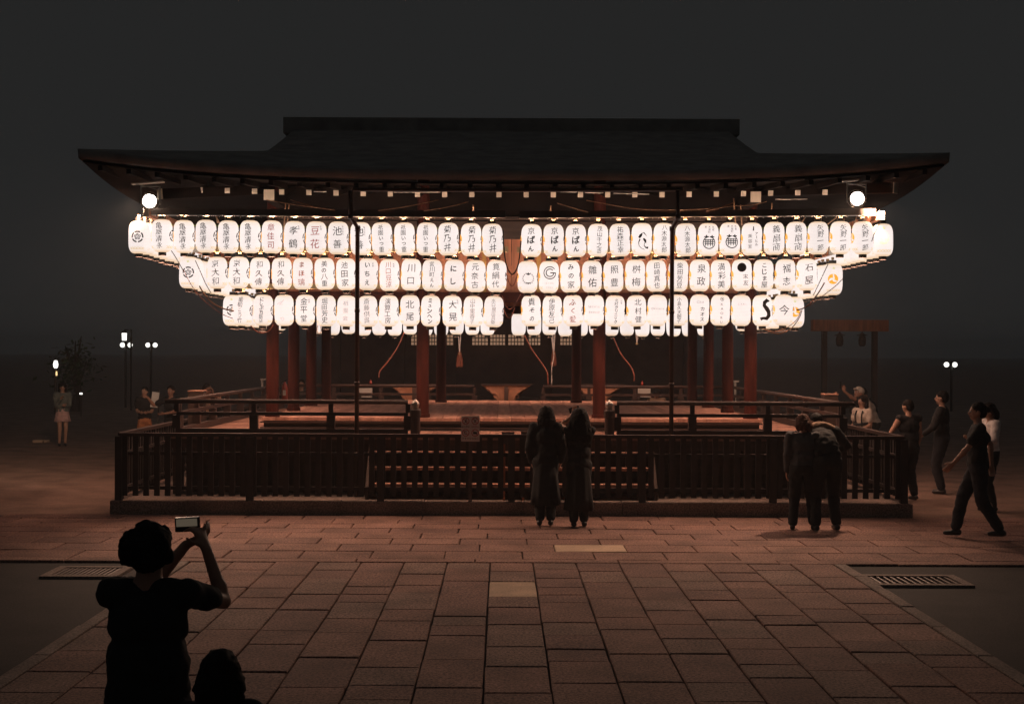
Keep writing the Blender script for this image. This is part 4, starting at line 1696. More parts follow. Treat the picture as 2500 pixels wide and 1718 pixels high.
# white boards and small things behind the far railing
for px0, px1, lab in ((877, 909, 'white board low behind the left railing'), (1557, 1588, 'white board low behind the right railing')):
    a, b = P(px0, 960, 31.6), P(px1, 947, 31.6)
    t = thing('white_board', lab, 'board', ((a.x + b.x) / 2, 31.6, a.z))
    part('board', BOX(a.x, b.x, 31.58, 31.61, a.z, b.z), 'plastic_white', t)
    a2, b2 = P(px0 + 6, 969, 31.55), P(px1, 967, 31.55)
    part('ledge', BOX(a2.x, b2.x, 31.5, 31.6, a2.z, b2.z), 'plastic_white', t)
    for x in (a.x + .03, b.x - .03):
        part('leg', BOX(x - .015, x + .015, 31.612, 31.64, -.03, a.z + .1), 'iron', t)
c = P(695, 985, 29.9)
t = thing('fire_extinguisher', 'red fire extinguisher standing by the left stage column', 'extinguisher', (c.x, c.y, ZS))
bm = bmesh.new()
lathe(bm, [(0.06, 0), (0.065, .02), (0.065, .30), (0.05, .36), (0.022, .39), (0.022, .42)], 14, (c.x, c.y, ZS))
part('cylinder', bm, 'ext_red', t, True)
bm = bmesh.new()
obox(bm, (c.x, c.y - .02, ZS + .425), (c.x + .10, c.y - .02, ZS + .47), .02, .012)
obox(bm, (c.x, c.y - .02, ZS + .435), (c.x + .09, c.y - .02, ZS + .50), .02, .012)
part('handle', bm, 'black_metal', t)
bm = bmesh.new()
tube(bm, smooth_path([(c.x - .02, c.y - .02, ZS + .43), (c.x - .09, c.y - .03, ZS + .36), (c.x - .085, c.y - .03, ZS + .15)]), .011, 6)
part('hose', bm, 'black_metal', t, True)
part('label', BOX(c.x - .035, c.x + .035, c.y - .069, c.y - .064, ZS + .12, ZS + .24), 'plastic_white', t)
for px, lab in ((905, 'small red bell fixed on the far left rail'), (1568, 'small red bell fixed on the far right rail')):
    c = P(px, 936, 30.95)
    bm = bmesh.new()
    lathe(bm, [(0.03, -.0), (0.034, .03), (0.03, .06), (0.010, .075), (0.016, .09), (0.012, .105)], 10, (c.x, 30.95, zr + .004))
    tag(part('rail_bell', bm, 'ext_red', None, True), lab, 'bell', 'small red bells on the far rail')
for px0, px1, lab in ((458, 497, 'dark wooden box with a lit top at the left stage corner'), (2012, 2047, 'dark wooden box with a lit top at the right stage corner')):
    a, b = P(px0, 953 if px0 < 1000 else 961, 23.0), P(px1, 1000, 23.0)
    t = thing('wooden_box', lab, 'box', ((a.x + b.x) / 2, 23.1, ZV), group='wooden boxes at the stage corners')
    part('body', BOX(a.x + .01, b.x - .01, 23.0, 23.24, ZV + .004, a.z - .02), 'dark_wood', t)
    part('lid', BOX(a.x, b.x, 22.985, 23.255, a.z - .018, a.z), 'step_wood', t)  # paler wood than the body, for the light falling on the top

for px, y0, y1, lab in ((1795, 933, 983, 'thin white post behind the right railing'), (640, 928, 985, 'thin white post behind the left railing')):
    a, b = P(px - 2.2, y1, 31.4), P(px + 2.2, y0, 31.4)
    t = thing('white_post', lab, 'post', ((a.x + b.x) / 2, 31.4, -.036), group='thin white posts behind the far railing')
    part('shaft', BOX(a.x, b.x, 31.38, 31.42, -.036, b.z), 'plastic_white', t)
    part('head', BOX(a.x - .02, b.x + .06, 31.37, 31.43, b.z + .001, b.z + .04), 'plastic_white', t)

# ------------------------------------------------------------------ notices on the fence
def flat_print(name, bm, mat, parent, y, x, z):
    for v in bm.verts:
        v.co = (x + v.co.x, y, z + v.co.z)
    return part(name, bm, mat, parent, kind='stuff')


a, b = P(1126, 1077, 19.90), P(1171, 1015, 19.90)
t = thing('notice_board', 'white notice with four crossed-out circle signs on the front fence', 'notice', ((a.x + b.x) / 2, 19.9, a.z))
part('board', BOX(a.x, b.x, 19.885, 19.900, a.z, b.z), 'notice', t)
part('post', BOX((a.x + b.x) / 2 - .025, (a.x + b.x) / 2 + .025, 19.902, 19.94, 0.2, b.z - .02), 'iron', t)
w, h = b.x - a.x, b.z - a.z
xc, zc = (a.x + b.x) / 2, (a.z + b.z) / 2
red, blk = bmesh.new(), bmesh.new()
for sx, sz in ((-1, .30), (1, .30), (-1, -.16), (1, -.16)):
    cx, cz = sx * w * .255, sz * h
    ring2(red, cx, cz, .043, .054, 0, 360, 24)
    stroke2(red, [(cx - .033, cz + .033), (cx + .033, cz - .033)], [.009, .009])
# pictograms: climbing figure, no food, no tripod, no flash
disc2(blk, -w * .255 + .006, h * .30 + .026, .008, 8)
stroke2(blk, [(-w * .255 + .004, h * .30 + .016), (-w * .255 - .004, h * .30 - .008)], [.012, .012])
stroke2(blk, [(-w * .255 - .004, h * .30 - .008), (-w * .255 + .014, h * .30 - .032)], [.008, .007])
stroke2(blk, [(-w * .255 - .004, h * .30 - .008), (-w * .255 - .02, h * .30 - .03)], [.008, .007])
stroke2(blk, [(-w * .255 + .002, h * .30 + .01), (-w * .255 + .024, h * .30 + .004)], [.007, .006])
stroke2(blk, [(w * .255 - .02, h * .30 - .026), (w * .255 + .02, h * .30 + .028)], [.007, .011])
stroke2(blk, [(w * .255 + .006, h * .30 - .026), (w * .255 - .014, h * .30 + .028)], [.006, .008])
ring2(blk, -w * .255, -h * .16, .018, .026, 40, 320, 16)
poly2(blk, [(w * .255 - .028, -h * .16 - .018), (w * .255 + .028, -h * .16 - .018), (w * .255 + .028, -h * .16 + .014), (w * .255 - .028, -h * .16 + .014)])
for sx in (-1, 1):
    for i, ch in enumerate('立入禁止' if sx < 0 else '火気禁止'):
        glyph(blk if sx < 0 else red, ch, sx * w * .255 - .045 + .03 * i, h * .095, .030, 'bold')
    poly2(blk, [(sx * w * .255 - .055, h * .045), (sx * w * .255 + .055, h * .045), (sx * w * .255 + .055, h * .055), (sx * w * .255 - .055, h * .055)])
for i, ch in enumerate('フラッシュ禁止'):
    glyph(blk, ch, -.108 + .036 * i, -h * .385, .036, 'bold')
flat_print('red_signs', red, 'print_red', t, 19.8835, xc, zc)
flat_print('black_signs', blk, 'print_black', t, 19.8822, xc, zc)
for px0, py0, px1, py1, lab in ((1225, 1056, 1256, 1084, 'small square brown notice beside the steps, left of the couple'),
                                (1272, 1055, 1301, 1083, 'brown notice with a pale post partly behind the left one of the couple')):
    a, b = P(px0, py1, 20.05), P(px1, py0, 20.05)
    t = thing('small_notice', lab, 'notice', ((a.x + b.x) / 2, 20.05, a.z), group='small brown notices by the steps')
    part('board', BOX(a.x, b.x, 20.09, 20.105, a.z, b.z), 'notice_dark', t)
    part('top_edge', BOX(a.x - .004, b.x + .004, 20.084, 20.111, b.z + .001, b.z + .012), 'step_wood', t)
    part('post', BOX(a.x + .02, a.x + .055, 20.107, 20.14, 0.2, b.z - .01), 'board_wood', t)

# ------------------------------------------------------------------ lamps far off in the grounds


def globe_lamp(px, py, Y, r, label, side, group='globe lamps far off in the grounds'):
    c = P(px, py, Y)
    t = thing('globe_lamp', label, 'street lamp', (c.x, c.y, 0), group=group)
    for dx, nm in ((0, 'globe'), (side * r * 2.35, 'globe')):
        bm = bmesh.new()
        bmesh.ops.create_uvsphere(bm, u_segments=14, v_segments=10, radius=r, matrix=Matrix.Translation((c.x + dx, c.y + (0 if dx == 0 else .3), c.z)))
        part(nm, bm, 'globe', t, True)
    bm = bmesh.new()
    xm = c.x + side * r * 1.35
    tube(bm, [(xm, c.y, -.04), (xm, c.y, c.z + r * 1.3)], 0.055, 8)
    part('pole', bm, 'black_metal', t, True)
    bm = bmesh.new()
    obox(bm, (c.x, c.y, c.z - r - .03), (c.x + side * r * 2.4, c.y + .2, c.z - r - .03), .05, .05)
    part('arm', bm, 'black_metal', t)


globe_lamp(299, 842, 58, .105, 'twin globe lamp under the square lamp, left of the stage', 1)
globe_lamp(361, 842, 58, .10, 'twin globe lamp just right of the square lamp, left of the stage', 1)
globe_lamp(2331, 890, 58, .11, 'twin globe lamp alone at the far right of the grounds', -1)
c = P(303.5, 822, 55)
t = thing('square_lamp', 'tall square white lamp above the globe lamps left of the stage', 'street lamp', (c.x, c.y, 0))
bm = bmesh.new()
lathe(bm, [(0.10, -.15), (0.115, .15)], 4, c)
bmesh.ops.rotate(bm, verts=bm.verts[:], cent=c, matrix=Matrix.Rotation(math.radians(45), 3, 'Z'))
part('glass', bm, 'globe', t)
bm = bmesh.new()
lathe(bm, [(0.17, .152), (0.03, .26)], 4, c)
bmesh.ops.rotate(bm, verts=bm.verts[:], cent=c, matrix=Matrix.Rotation(math.radians(45), 3, 'Z'))
part('roof', bm, 'black_metal', t)
bm = bmesh.new()
tube(bm, [(c.x + .25, c.y + .1, -.04), (c.x + .25, c.y + .1, c.z + .3), (c.x, c.y, c.z + .27)], 0.04, 8)
part('pole', bm, 'black_metal', t, True)
c = P(136, 889, 52)
t = thing('garden_lamp', 'bright white garden lamp over a small orange light at far left', 'garden lamp', (c.x, c.y, 0))
bm = bmesh.new()
lathe(bm, [(0.05, -.15), (0.085, -.1), (0.10, 0), (0.07, .12), (0.045, .15)], 6, c)
part('glass', bm, 'globe', t)
bm = bmesh.new()
lathe(bm, [(0.15, .155), (0.02, .25)], 6, c)
part('cap', bm, 'iron', t)
bm = bmesh.new()
tube(bm, [(c.x, c.y, -.04), (c.x, c.y, c.z - .152)], 0.05, 8)
part('post', bm, 'iron', t)
c2 = P(138, 911, 51.8)
bm = bmesh.new()
lathe(bm, [(0.03, -.09), (0.035, 0), (0.02, .08)], 8, c2)
part('orange_light', bm, 'warm_globe', t)
c = P(198, 960.5, 50)
t = thing('ground_light', 'small low white light between the two left women', 'lamp', (c.x, c.y, 0))
part('glass', BOX(c.x - .05, c.x + .05, c.y - .03, c.y, c.z - .03, c.z + .03), 'globe', t)
part('stake', BOX(c.x - .02, c.x + .02, c.y + .002, c.y + .04, -.04, c.z + .02), 'iron', t)
for px0, px1, lab in ((78, 103, 'long low pale kerb block at the far left edge'), (106, 113, 'short low pale kerb block at far left')):
    a, b = P(px0, 1085, 35.6), P(px1, 1078, 35.6)
    bm = BOX(a.x, b.x, 35.6, 35.9, -.04, b.z + .04, .02)
    tag(part('kerb_block', bm, 'pale_stone'), lab, 'kerb block', 'low kerb blocks at the far left')

# trees round the lamps at the left, and beyond


def tree(px, Y, h, r, label, n, seed):
    q = random.Random(seed)
    x = PX(px, Y)
    t = thing('tree', label, 'tree', (x, Y, -.04), group='trees far off in the dark')
    bm = bmesh.new()
    tube(bm, smooth_path([(x, Y, -.1), (x + .1, Y, h * .3), (x - .05, Y, h * .6), (x, Y, h * .9)]), 0.22, 8, 0.05)
    for k in range(6):
        a = k * 1.1 + q.random()
        z0 = h * (.35 + .08 * k)
        tube(bm, [(x, Y, z0), (x + math.cos(a) * r * .5, Y + math.sin(a) * r * .5, z0 + .5), (x + math.cos(a) * r * .85, Y + math.sin(a) * r * .85, z0 + 1.1)], .08, 5, .02)
    part('trunk', bm, 'trunk', t)
    bm = bmesh.new()
    cl = [(q.gauss(0, r * .45), q.gauss(0, r * .45), h * .7 + q.gauss(0, h * .14), q.uniform(.5, 1.0)) for _ in range(26)]
    for _ in range(n):
        cx, cy, cz, cr = q.choice(cl)
        p = Vector((x + cx + q.gauss(0, cr * .5), Y + cy + q.gauss(0, cr * .5), cz + q.gauss(0, cr * .4)))
        d = Vector((q.gauss(0, 1), q.gauss(0, 1), q.gauss(0, .6))).normalized()
        s = d.cross(Vector((q.random(), q.random(), 1))).normalized()
        L_ = q.uniform(.10, .2)
        v = [bm.verts.new(p + d * L_ * k1 + s * L_ * .42 * k2) for k1, k2 in ((-1, 0), (0, -1), (1, 0), (0, 1))]
        bm.faces.new(v)
    part('crown', bm, 'leaf', t, kind='stuff')


tree(184, 54, 2.5, 0.5, 'small leafy tree dimly lit beside the garden lamp at far left', 420, 3)

# ------------------------------------------------------------------ people


def remesh(bm, name, mat, voxel, rough=0.0):
    """fuse overlapping closed shapes into one continuous smooth surface"""
    me = bpy.data.meshes.new('tmp')
    bm.to_mesh(me)
    bm.free()
    o = bpy.data.objects.new('tmp', me)
    COL.objects.link(o)
    m = o.modifiers.new('r', 'REMESH')
    m.mode = 'VOXEL'
    m.voxel_size = voxel
    sm = o.modifiers.new('s', 'SMOOTH')
    sm.factor = 0.5
    sm.iterations = 3
    if M[mat].name.endswith('cloth') or rough:            # creases and sag of cloth, strands of hair
        dp = o.modifiers.new('d', 'DISPLACE')
        dp.texture = FOLDS if not rough else STRANDS
        dp.texture_coords = 'LOCAL'
        dp.strength = .030 if not rough else .022
        dp.mid_level = 0.30 if not rough else 0.45
    PENDING.append((o, name, mat, rough))
    return o


PENDING = []
FOLDS = bpy.data.textures.new('cloth_folds', 'CLOUDS')
FOLDS.noise_scale = 0.085
FOLDS.noise_depth = 2
STRANDS = bpy.data.textures.new('hair_strands', 'CLOUDS')
STRANDS.noise_scale = 0.022
STRANDS.noise_depth = 1


def cone(bm, p0, r0, p1, r1, n=12):
    """tapered limb with round ends"""
    p0, p1 = Vector(p0), Vector(p1)
    d = p1 - p0
    L_ = d.length
    q = d.to_track_quat('Z', 'Y').to_matrix().to_4x4() if L_ > 1e-6 else Matrix.Identity(4)
    prof = []
    for k in range(5):
        a = -math.pi / 2 + math.pi / 2 * k / 4
        prof.append((max(r0 * math.cos(a), 1e-4), r0 * math.sin(a)))
    for k in range(5):
        a = math.pi / 2 * k / 4
        prof.append((max(r1 * math.cos(a), 1e-4), L_ + r1 * math.sin(a)))
    b2 = bmesh.new()
    lathe(b2, prof, n)
    b2.transform(Matrix.Translation(p0) @ q)
    _merge(bm, b2)


def _merge(bm, b2):
    mp = {v: bm.verts.new(v.co) for v in b2.verts}
    for f in b2.faces:
        bm.faces.new([mp[v] for v in f.verts])
    b2.free()


def ell(bm, c, r, rot=None):
    mt = Matrix.Translation(c)
    if rot is not None:
        mt = mt @ rot.to_4x4()
    mt = mt @ Matrix.Diagonal((r[0], r[1], r[2], 1))
    bmesh.ops.create_uvsphere(bm, u_segments=14, v_segments=10, radius=1, matrix=mt)


def ik(a, b, l1, l2, pole):
    a, b, pole = Vector(a), Vector(b), Vector(pole)
    d = b - a
    L_ = min(d.length, (l1 + l2) * .995)
    dn = d.normalized()
    b = a + dn * L_
    x = (l1 * l1 - l2 * l2 + L_ * L_) / (2 * L_)
    h = math.sqrt(max(0, l1 * l1 - x * x))
    pv = pole - dn * pole.dot(dn)
    pv.normalize()
    return a + dn * x + pv * h, b


def hand(bm, w, d, nrm, side, curl=0.6):
    """palm, four separate bent fingers of unequal length and a thumb"""
    d, nrm = Vector(d).normalized(), Vector(nrm)
    nrm = (nrm - d * nrm.dot(d)).normalized()
    lat = d.cross(nrm).normalized() * side
    for k in (-1, 1):
        cone(bm, w + d * .005 + lat * .010 * k, .020, w + d * .080 + lat * .026 * k, .014, 8)
    cone(bm, w + d * .03, .022, w + d * .078, .016, 8)
    for off, l_ in ((.034, .066), (.012, .078), (-.011, .074), (-.033, .058)):
        b0 = w + d * .088 + lat * off
        d1 = (d * math.cos(curl * .6) + nrm * math.sin(curl * .6)).normalized()
        d2 = (d * math.cos(curl * 1.5) + nrm * math.sin(curl * 1.5)).normalized()
        b1 = b0 + d1 * l_ * .55
        cone(bm, b0, .0098, b1, .0092, 7)
        cone(bm, b1, .0092, b1 + d2 * l_ * .5, .0078, 7)
    t0 = w + d * .025 + lat * .026
    t1 = t0 + (d * .6 + lat * .7 + nrm * .4).normalized() * .042
    cone(bm, t0, .013, t1, .0105, 7)
    cone(bm, t1, .0105, t1 + (d * .85 + lat * .2 + nrm * .5).normalized() * .034, .0085, 7)


def person(label, pos, H, face, top, bottom, hair, arms=None, skin='skin', legs='stand', lean=0.0, head=(0, 0), hem=0.55, build=1.0,
           sleeve='short', voxel=0.011, extras=None, group=None, drop=0.0, slim=1.0, boxy=1.0):
    """face: heading in degrees, 0 looks away from the camera, 180 towards it. Local axes: x right, y forward, z up.
    arms: {'R': (hand, pole, palm normal)}; lean: radians forward from the hips; head: (nod, turn)."""
    t = thing('person', label, 'person', pos, math.radians(face), group)
    k = H / 1.70
    LR_ = Matrix.Rotation(-lean, 3, 'X')
    HIP = Vector((0, 0, .92))

    def up(p):                                    # upper body joints follow the lean
        return (HIP + LR_ @ (Vector(p) - HIP)) * k

    def lo(p):
        return Vector(p) * k
    b = build
    body = bmesh.new()
    ell(body, lo((0, -.005, .93)), (.148 * b * k, .108 * b * k, .12 * k))
    ell(body, up((0, 0, 1.08)), (.128 * b * k, .092 * b * k, .15 * k), LR_)
    ell(body, up((0, 0, 1.26)), (.158 * b * k, .105 * b * k, .18 * k), LR_)
    cone(body, up((-.125 * b, -.005, 1.385)), .062 * k, up((.125 * b, -.005, 1.385)), .062 * k)
    cone(body, up((0, -.01, 1.40)), (.055 + drop * .35) * k, up((0, .01, 1.53 - drop)), (.049 + drop * .3) * k)
    HB = up((0, .005, 1.49 - drop))
    HR = LR_ @ Matrix.Rotation(math.radians(head[1]), 3, 'Z') @ Matrix.Rotation(math.radians(-head[0]), 3, 'X')

    def hd(p):
        return HB + HR @ ((Vector(p) - Vector((0, .005, 1.49))) * k)
    ell(body, hd((0, .005, 1.605)), (.074 * k, .092 * k, .100 * k), HR)
    ell(body, hd((0, .035, 1.555)), (.058 * k, .062 * k, .072 * k), HR)
    ell(body, hd((0, .068, 1.512)), (.026 * k, .022 * k, .020 * k), HR)      # chin
    cone(body, hd((0, .092, 1.605)), .010 * k, hd((0, .112, 1.570)), .0145 * k, 8)   # nose
    cone(body, hd((-.035, .084, 1.620)), .012 * k, hd((.035, .084, 1.620)), .012 * k, 8)   # brow
    for s in (-1, 1):
        ell(body, hd((s * .076, .0, 1.585)), (.011 * k, .022 * k, .032 * k), HR)
    # legs
    A = {}
    foot_d = {}
    for s, nm in ((1, 'R'), (-1, 'L')):
        hip = lo((s * .082 * b, 0, .90))
        if legs == 'walk':
            ank = lo((s * .075, .26 if s > 0 else -.26, .085 if s > 0 else .13))
        elif legs == 'wide':
            ank = lo((s * .15, .02 * s, .085))
        else:
            ank = lo((s * .078, .015 * s, .085))
        kn, ank = ik(hip, ank, .43 * k, .405 * k, (0, 1, 0))
        A[nm] = (hip, kn, ank)
        cone(body, hip, .084 * b * k, kn, .054 * k)
        cone(body, kn, .054 * k, ank, .035 * k)
        ell(body, kn.lerp(ank, .33) - Vector((0, .018 * k, 0)), (.048 * k, .05 * k, .12 * k))
        cone(body, ank - Vector((0, .02 * k, .05 * k)), .032 * k, ank + Vector((0, .12 * k, -.056 * k)), .026 * k, 8)
    # arms
    W = {}
    dirs = {}
    for s, nm in ((1, 'R'), (-1, 'L')):
        sh = up((s * .172 * b, -.005, 1.385))
        spec = (arms or {}).get(nm)
        if spec is None:
            spec = ((s * .235, .06, .86), (s * .25, -1, 0), (-s, 0, 0))
            tgt = lo(spec[0]) if lean < .05 else up(spec[0])
        else:
            tgt = lo(spec[0])
        el, wr = ik(sh, tgt, .285 * k, .255 * k, spec[1])
        W[nm] = (sh, el, wr)
        cone(body, sh, .052 * b * k, el, .037 * k)
        cone(body, el, .037 * k, wr, .025 * k)
        ell(body, el.lerp(wr, .25), (.039 * k, .039 * k, .05 * k))
        hdv = spec[3] if len(spec) > 3 else (wr - el)
        hb = bmesh.new()
        hand(hb, Vector((0, 0, 0)), hdv, spec[2], s, spec[4] if len(spec) > 4 else .7)
        hb.transform(Matrix.Translation(wr) @ Matrix.Scale(k * 1.02, 4))
        _merge(body, hb)
        dirs[nm] = Vector(hdv).normalized()
    items = []

    def add(bm, name, mat, vx=None, rough=0.0):
        o = remesh(bm, name, mat, vx or voxel * 1.25, rough)
        o.parent = None
        items.append(o)
        OWN[o.name] = t
    add(body, 'body', skin, voxel)
    g = .016 * k
    # top
    if top:
        bm = bmesh.new()
        ell(bm, up((0, 0, 1.06)), (.150 * b * k * boxy + g, .104 * b * k * boxy + g, .21 * k), LR_)
        ell(bm, up((0, 0, 1.26)), (.160 * b * k + g, .108 * b * k + g, .165 * k), LR_)
        ell(bm, lo((0, 0, .95)), (.15 * b * k * boxy + g, .112 * b * k * boxy + g, .13 * k))
        cone(bm, up((-.125 * b, -.005, 1.375)), .062 * k + g * .6, up((.125 * b, -.005, 1.375)), .062 * k + g * .6)
        for nm in 'RL':
            sh, el, wr = W[nm]
            if sleeve == 'long':
                cone(bm, sh, .054 * b * k + g, el, .043 * k + g)
                cone(bm, el, .043 * k + g, el.lerp(wr, .93), .033 * k + g * .6)
            elif sleeve == 'short':
                cone(bm, sh, (.054 * b * k + g) * slim, sh.lerp(el, .62), (.050 * k + g) * slim)
            else:
                cone(bm, sh, .054 * b * k + g * .6, sh.lerp(el, .12), .05 * k)
        add(bm, 'shirt' if sleeve != 'long' else 'jacket', top)
    # bottom
    kind, bc = bottom
    if kind in ('trousers', 'shorts', 'coat'):
        bm = bmesh.new()
        ell(bm, lo((0, -.005, .93)), (.152 * b * k + g, .112 * b * k + g, .12 * k))
        for nm in 'RL':
            hip, kn, ank = A[nm]
            cone(bm, hip, .088 * b * k + g, kn, .060 * k + g)
            if kind != 'shorts':
                cone(bm, kn, .060 * k + g, kn.lerp(ank, .92), .046 * k + g)
        add(bm, 'trousers' if kind == 'coat' else kind, bc)
    if kind in ('skirt', 'coat'):
        z0 = 1.02 if kind == 'skirt' else 1.0
        bm = bmesh.new()
        n = 40
        prof = [(0, 1.0), (.25, 1.16), (.5, 1.28), (.75, 1.40), (1, 1.52)]
        rings = []
        for q, sc in prof + [(p, q2 - .06) for p, q2 in prof[::-1]]:
            z = z0 + (hem - z0) * q
            fl = .012 * q
            rings.append([bm.verts.new(Vector(((.140 * b * sc + fl * math.sin(9 * 2 * math.pi * i / n)) * math.cos(2 * math.pi * i / n),
                                               (.118 * b * sc + fl * math.sin(9 * 2 * math.pi * i / n)) * math.sin(2 * math.pi * i / n), z)) * k) for i in range(n)])
        for a, c in zip(rings, rings[1:] + rings[:1]):
            for i in range(n):
                bm.faces.new((a[i], a[(i + 1) % n], c[(i + 1) % n], c[i]))
        nm_ = 'coat_skirt' if kind == 'coat' else 'skirt'
        o = put(nm_, mesh_of(bm, nm_, bc, True), t)
    # shoes
    for nm in 'RL':
        ank = A[nm][2]
        bm = bmesh.new()
        cone(bm, ank + Vector((0, -.035, -.042)) * k, .043 * k, ank + Vector((0, .125, -.054)) * k, .031 * k, 10)
        cone(bm, ank + Vector((0, -.02, -.02)) * k, .036 * k, ank + Vector((0, .05, -.045)) * k, .035 * k, 10)
        add(bm, 'shoe', 'shoe', .012)
    # hair
    style, hc = hair
    if style == 'cap':
        bm = bmesh.new()
        ell(bm, hd((0, -.004, 1.632)), (.083 * k, .104 * k, .088 * k), HR)
        add(bm, 'hair', 'hair_black', .011)
        bm = bmesh.new()
        ell(bm, hd((0, -.008, 1.650)), (.088 * k, .106 * k, .082 * k), HR)
        cone(bm, hd((-.045, .09, 1.655)), .012 * k, hd((.045, .09, 1.655)), .012 * k)
        cone(bm, hd((-.03, .14, 1.648)), .008 * k, hd((.03, .14, 1.648)), .008 * k)
        cone(bm, hd((0, .085, 1.655)), .02 * k, hd((0, .14, 1.648)), .008 * k)
        add(bm, 'cap', hc, .010)
    else:
        bm = bmesh.new()
        w_ = 1.16 if style in ('long', 'bob') else 1.30 if style == 'frizzy' else 1.0
        ell(bm, hd((0, -.014, 1.632)), (.085 * k * w_, .100 * k * w_, .088 * k * (1 + (w_ - 1) * .3)), HR)
        ell(bm, hd((0, -.045, 1.595)), (.080 * k, .070 * k, .085 * k), HR)
        if style == 'afro':
            for i in range(46):
                a, e = rs.uniform(0, 6.28), rs.uniform(-.5, 1.5)
                v = Vector((math.cos(a) * math.cos(e), math.sin(a) * math.cos(e), math.sin(e)))
                if v.y > .55 and v.z < .45:
                    continue
                ell(bm, hd((v.x * .094, -.022 + v.y * .105, 1.612 + v.z * .098)), (.036 * k,) * 3)
        if style in ('long', 'bob', 'frizzy'):
            L_ = {'long': .36, 'bob': .17, 'frizzy': .46}[style]
            fz = 1.55 if style == 'frizzy' else 1.0
            for i in range(15):
                a = math.pi * (1.0 + i / 14) if True else 0
                x, y = .082 * math.cos(a), -.012 + .092 * math.sin(a)
                sw = rs.uniform(-.01, .01)
                cone(bm, hd((x, y, 1.62)), .026 * k * fz, hd((x * 1.25 * fz + sw, y * 1.1 - .01, 1.62 - L_ * .6)), .030 * k * fz)
                cone(bm, hd((x * 1.25 * fz + sw, y * 1.1 - .01, 1.62 - L_ * .6)), .030 * k * fz, hd((x * 1.2 * fz + sw, y * 1.05 - .01, 1.62 - L_ * rs.uniform(.92, 1.05))), .018 * k * fz)
        if style == 'bun':
            ell(bm, hd((-.01, -.10, 1.645)), (.042 * k,) * 3)
        add(bm, 'hair', hc, .011, .006)
    # face
    for s in (-1, 1):
        bm = bmesh.new()
        bmesh.ops.create_uvsphere(bm, u_segments=8, v_segments=6, radius=.0125 * k, matrix=Matrix.Translation(hd((s * .031, .086, 1.597))))
        e_ = put('eye', mesh_of(bm, 'eye', 'eye', True), t)
        bm = bmesh.new()
        bmesh.ops.create_uvsphere(bm, u_segments=8, v_segments=6, radius=.007 * k, matrix=Matrix.Translation(hd((s * .031, .0945, 1.597))))
        put('iris', mesh_of(bm, 'iris', 'hair_black', True), e_)
    bm = bmesh.new()
    ell(bm, hd((0, .094, 1.541)), (.024 * k, .008 * k, .009 * k), HR)
    put('mouth', mesh_of(bm, 'mouth', 'lip', True), t)
    return dict(t=t, W=W, A=A, k=k, up=up, lo=lo, hd=hd, HR=HR, dirs=dirs,
                world=lambda p: Vector(pos) + Matrix.Rotation(math.radians(face), 3, 'Z') @ Vector(p))


OWN = {}


def finish_people():
    dg = bpy.context.evaluated_depsgraph_get()
    dg.update()
    for o, name, mat, rough in PENDING:
        me = bpy.data.meshes.new_from_object(o.evaluated_get(dg))
        me.name = name
        me.materials.clear()
        me.materials.append(M[mat])
        me.polygons.foreach_set('use_smooth', [True] * len(me.polygons))
        put(name, me, OWN[o.name])
    for o, *_ in PENDING:
        d = o.data
        bpy.data.objects.remove(o)
        bpy.data.meshes.remove(d)
    PENDING.clear()


def held_box(name, label, cat, c, size, rot, mats, screen=None):
    """phone / camera held in a hand"""
    t = thing(name, label, cat, c)
    bm = bmesh.new()
    box(bm, -size[0] / 2, size[0] / 2, -size[1] / 2, size[1] / 2, -size[2] / 2, size[2] / 2, .003)
    bm.transform(rot.to_4x4())
    part('case', bm, mats[0], t, local=True)
    if screen:
        bm = bmesh.new()
        m_ = .008
        box(bm, -size[0] / 2 + m_, size[0] / 2 - m_, -size[1] / 2 - .003, -size[1] / 2 - .0005, screen[0], screen[1])
        bm.transform(rot.to_4x4())
        part('screen', bm, mats[1], t, local=True)
    return t


G0 = 0.004
# --- man in the foreground holding a compact camera up
fy = 5.9
fx = PX(366, fy)
fg = person('person seen from behind in silhouette holding a small camera up, nearest at the left', (fx, fy, G0), 1.645, 0,
            'cloth_black', ('trousers', 'cloth_navy'), ('afro', 'hair_black'),
            arms={'R': ((.205, .25, 1.545), (.42, .6, -.62), (-.6, .3, .2), (-.42, .25, .85), 1.0),
                  'L': ((.09, .33, 1.555), (-.5, .2, -1), (.3, .2, .7), (.80, .1, .40), .9)},
            skin='skin_dark', sleeve='short', voxel=0.0085, build=1.02, drop=.03, slim=.86, boxy=1.13)
cpos = P(458, 1279, fy + .34)
held_box('compact_camera', 'small dark camera with dim screen held up by the nearest person', 'camera', cpos, (.112, .03, .066),
         Matrix.Rotation(math.radians(-3), 3, 'Y'), ('phone', 'screen'), (-.008, .027))
# --- shorter person whose head shows at the lower edge
person('short person seen from behind, only the dark head showing at the lower edge', (PX(541, 5.2), 5.2, G0), 1.235, 4, 'cloth_black',
       ('trousers', 'cloth_denim'), ('bob', 'hair_black'), sleeve='short', build=.95)

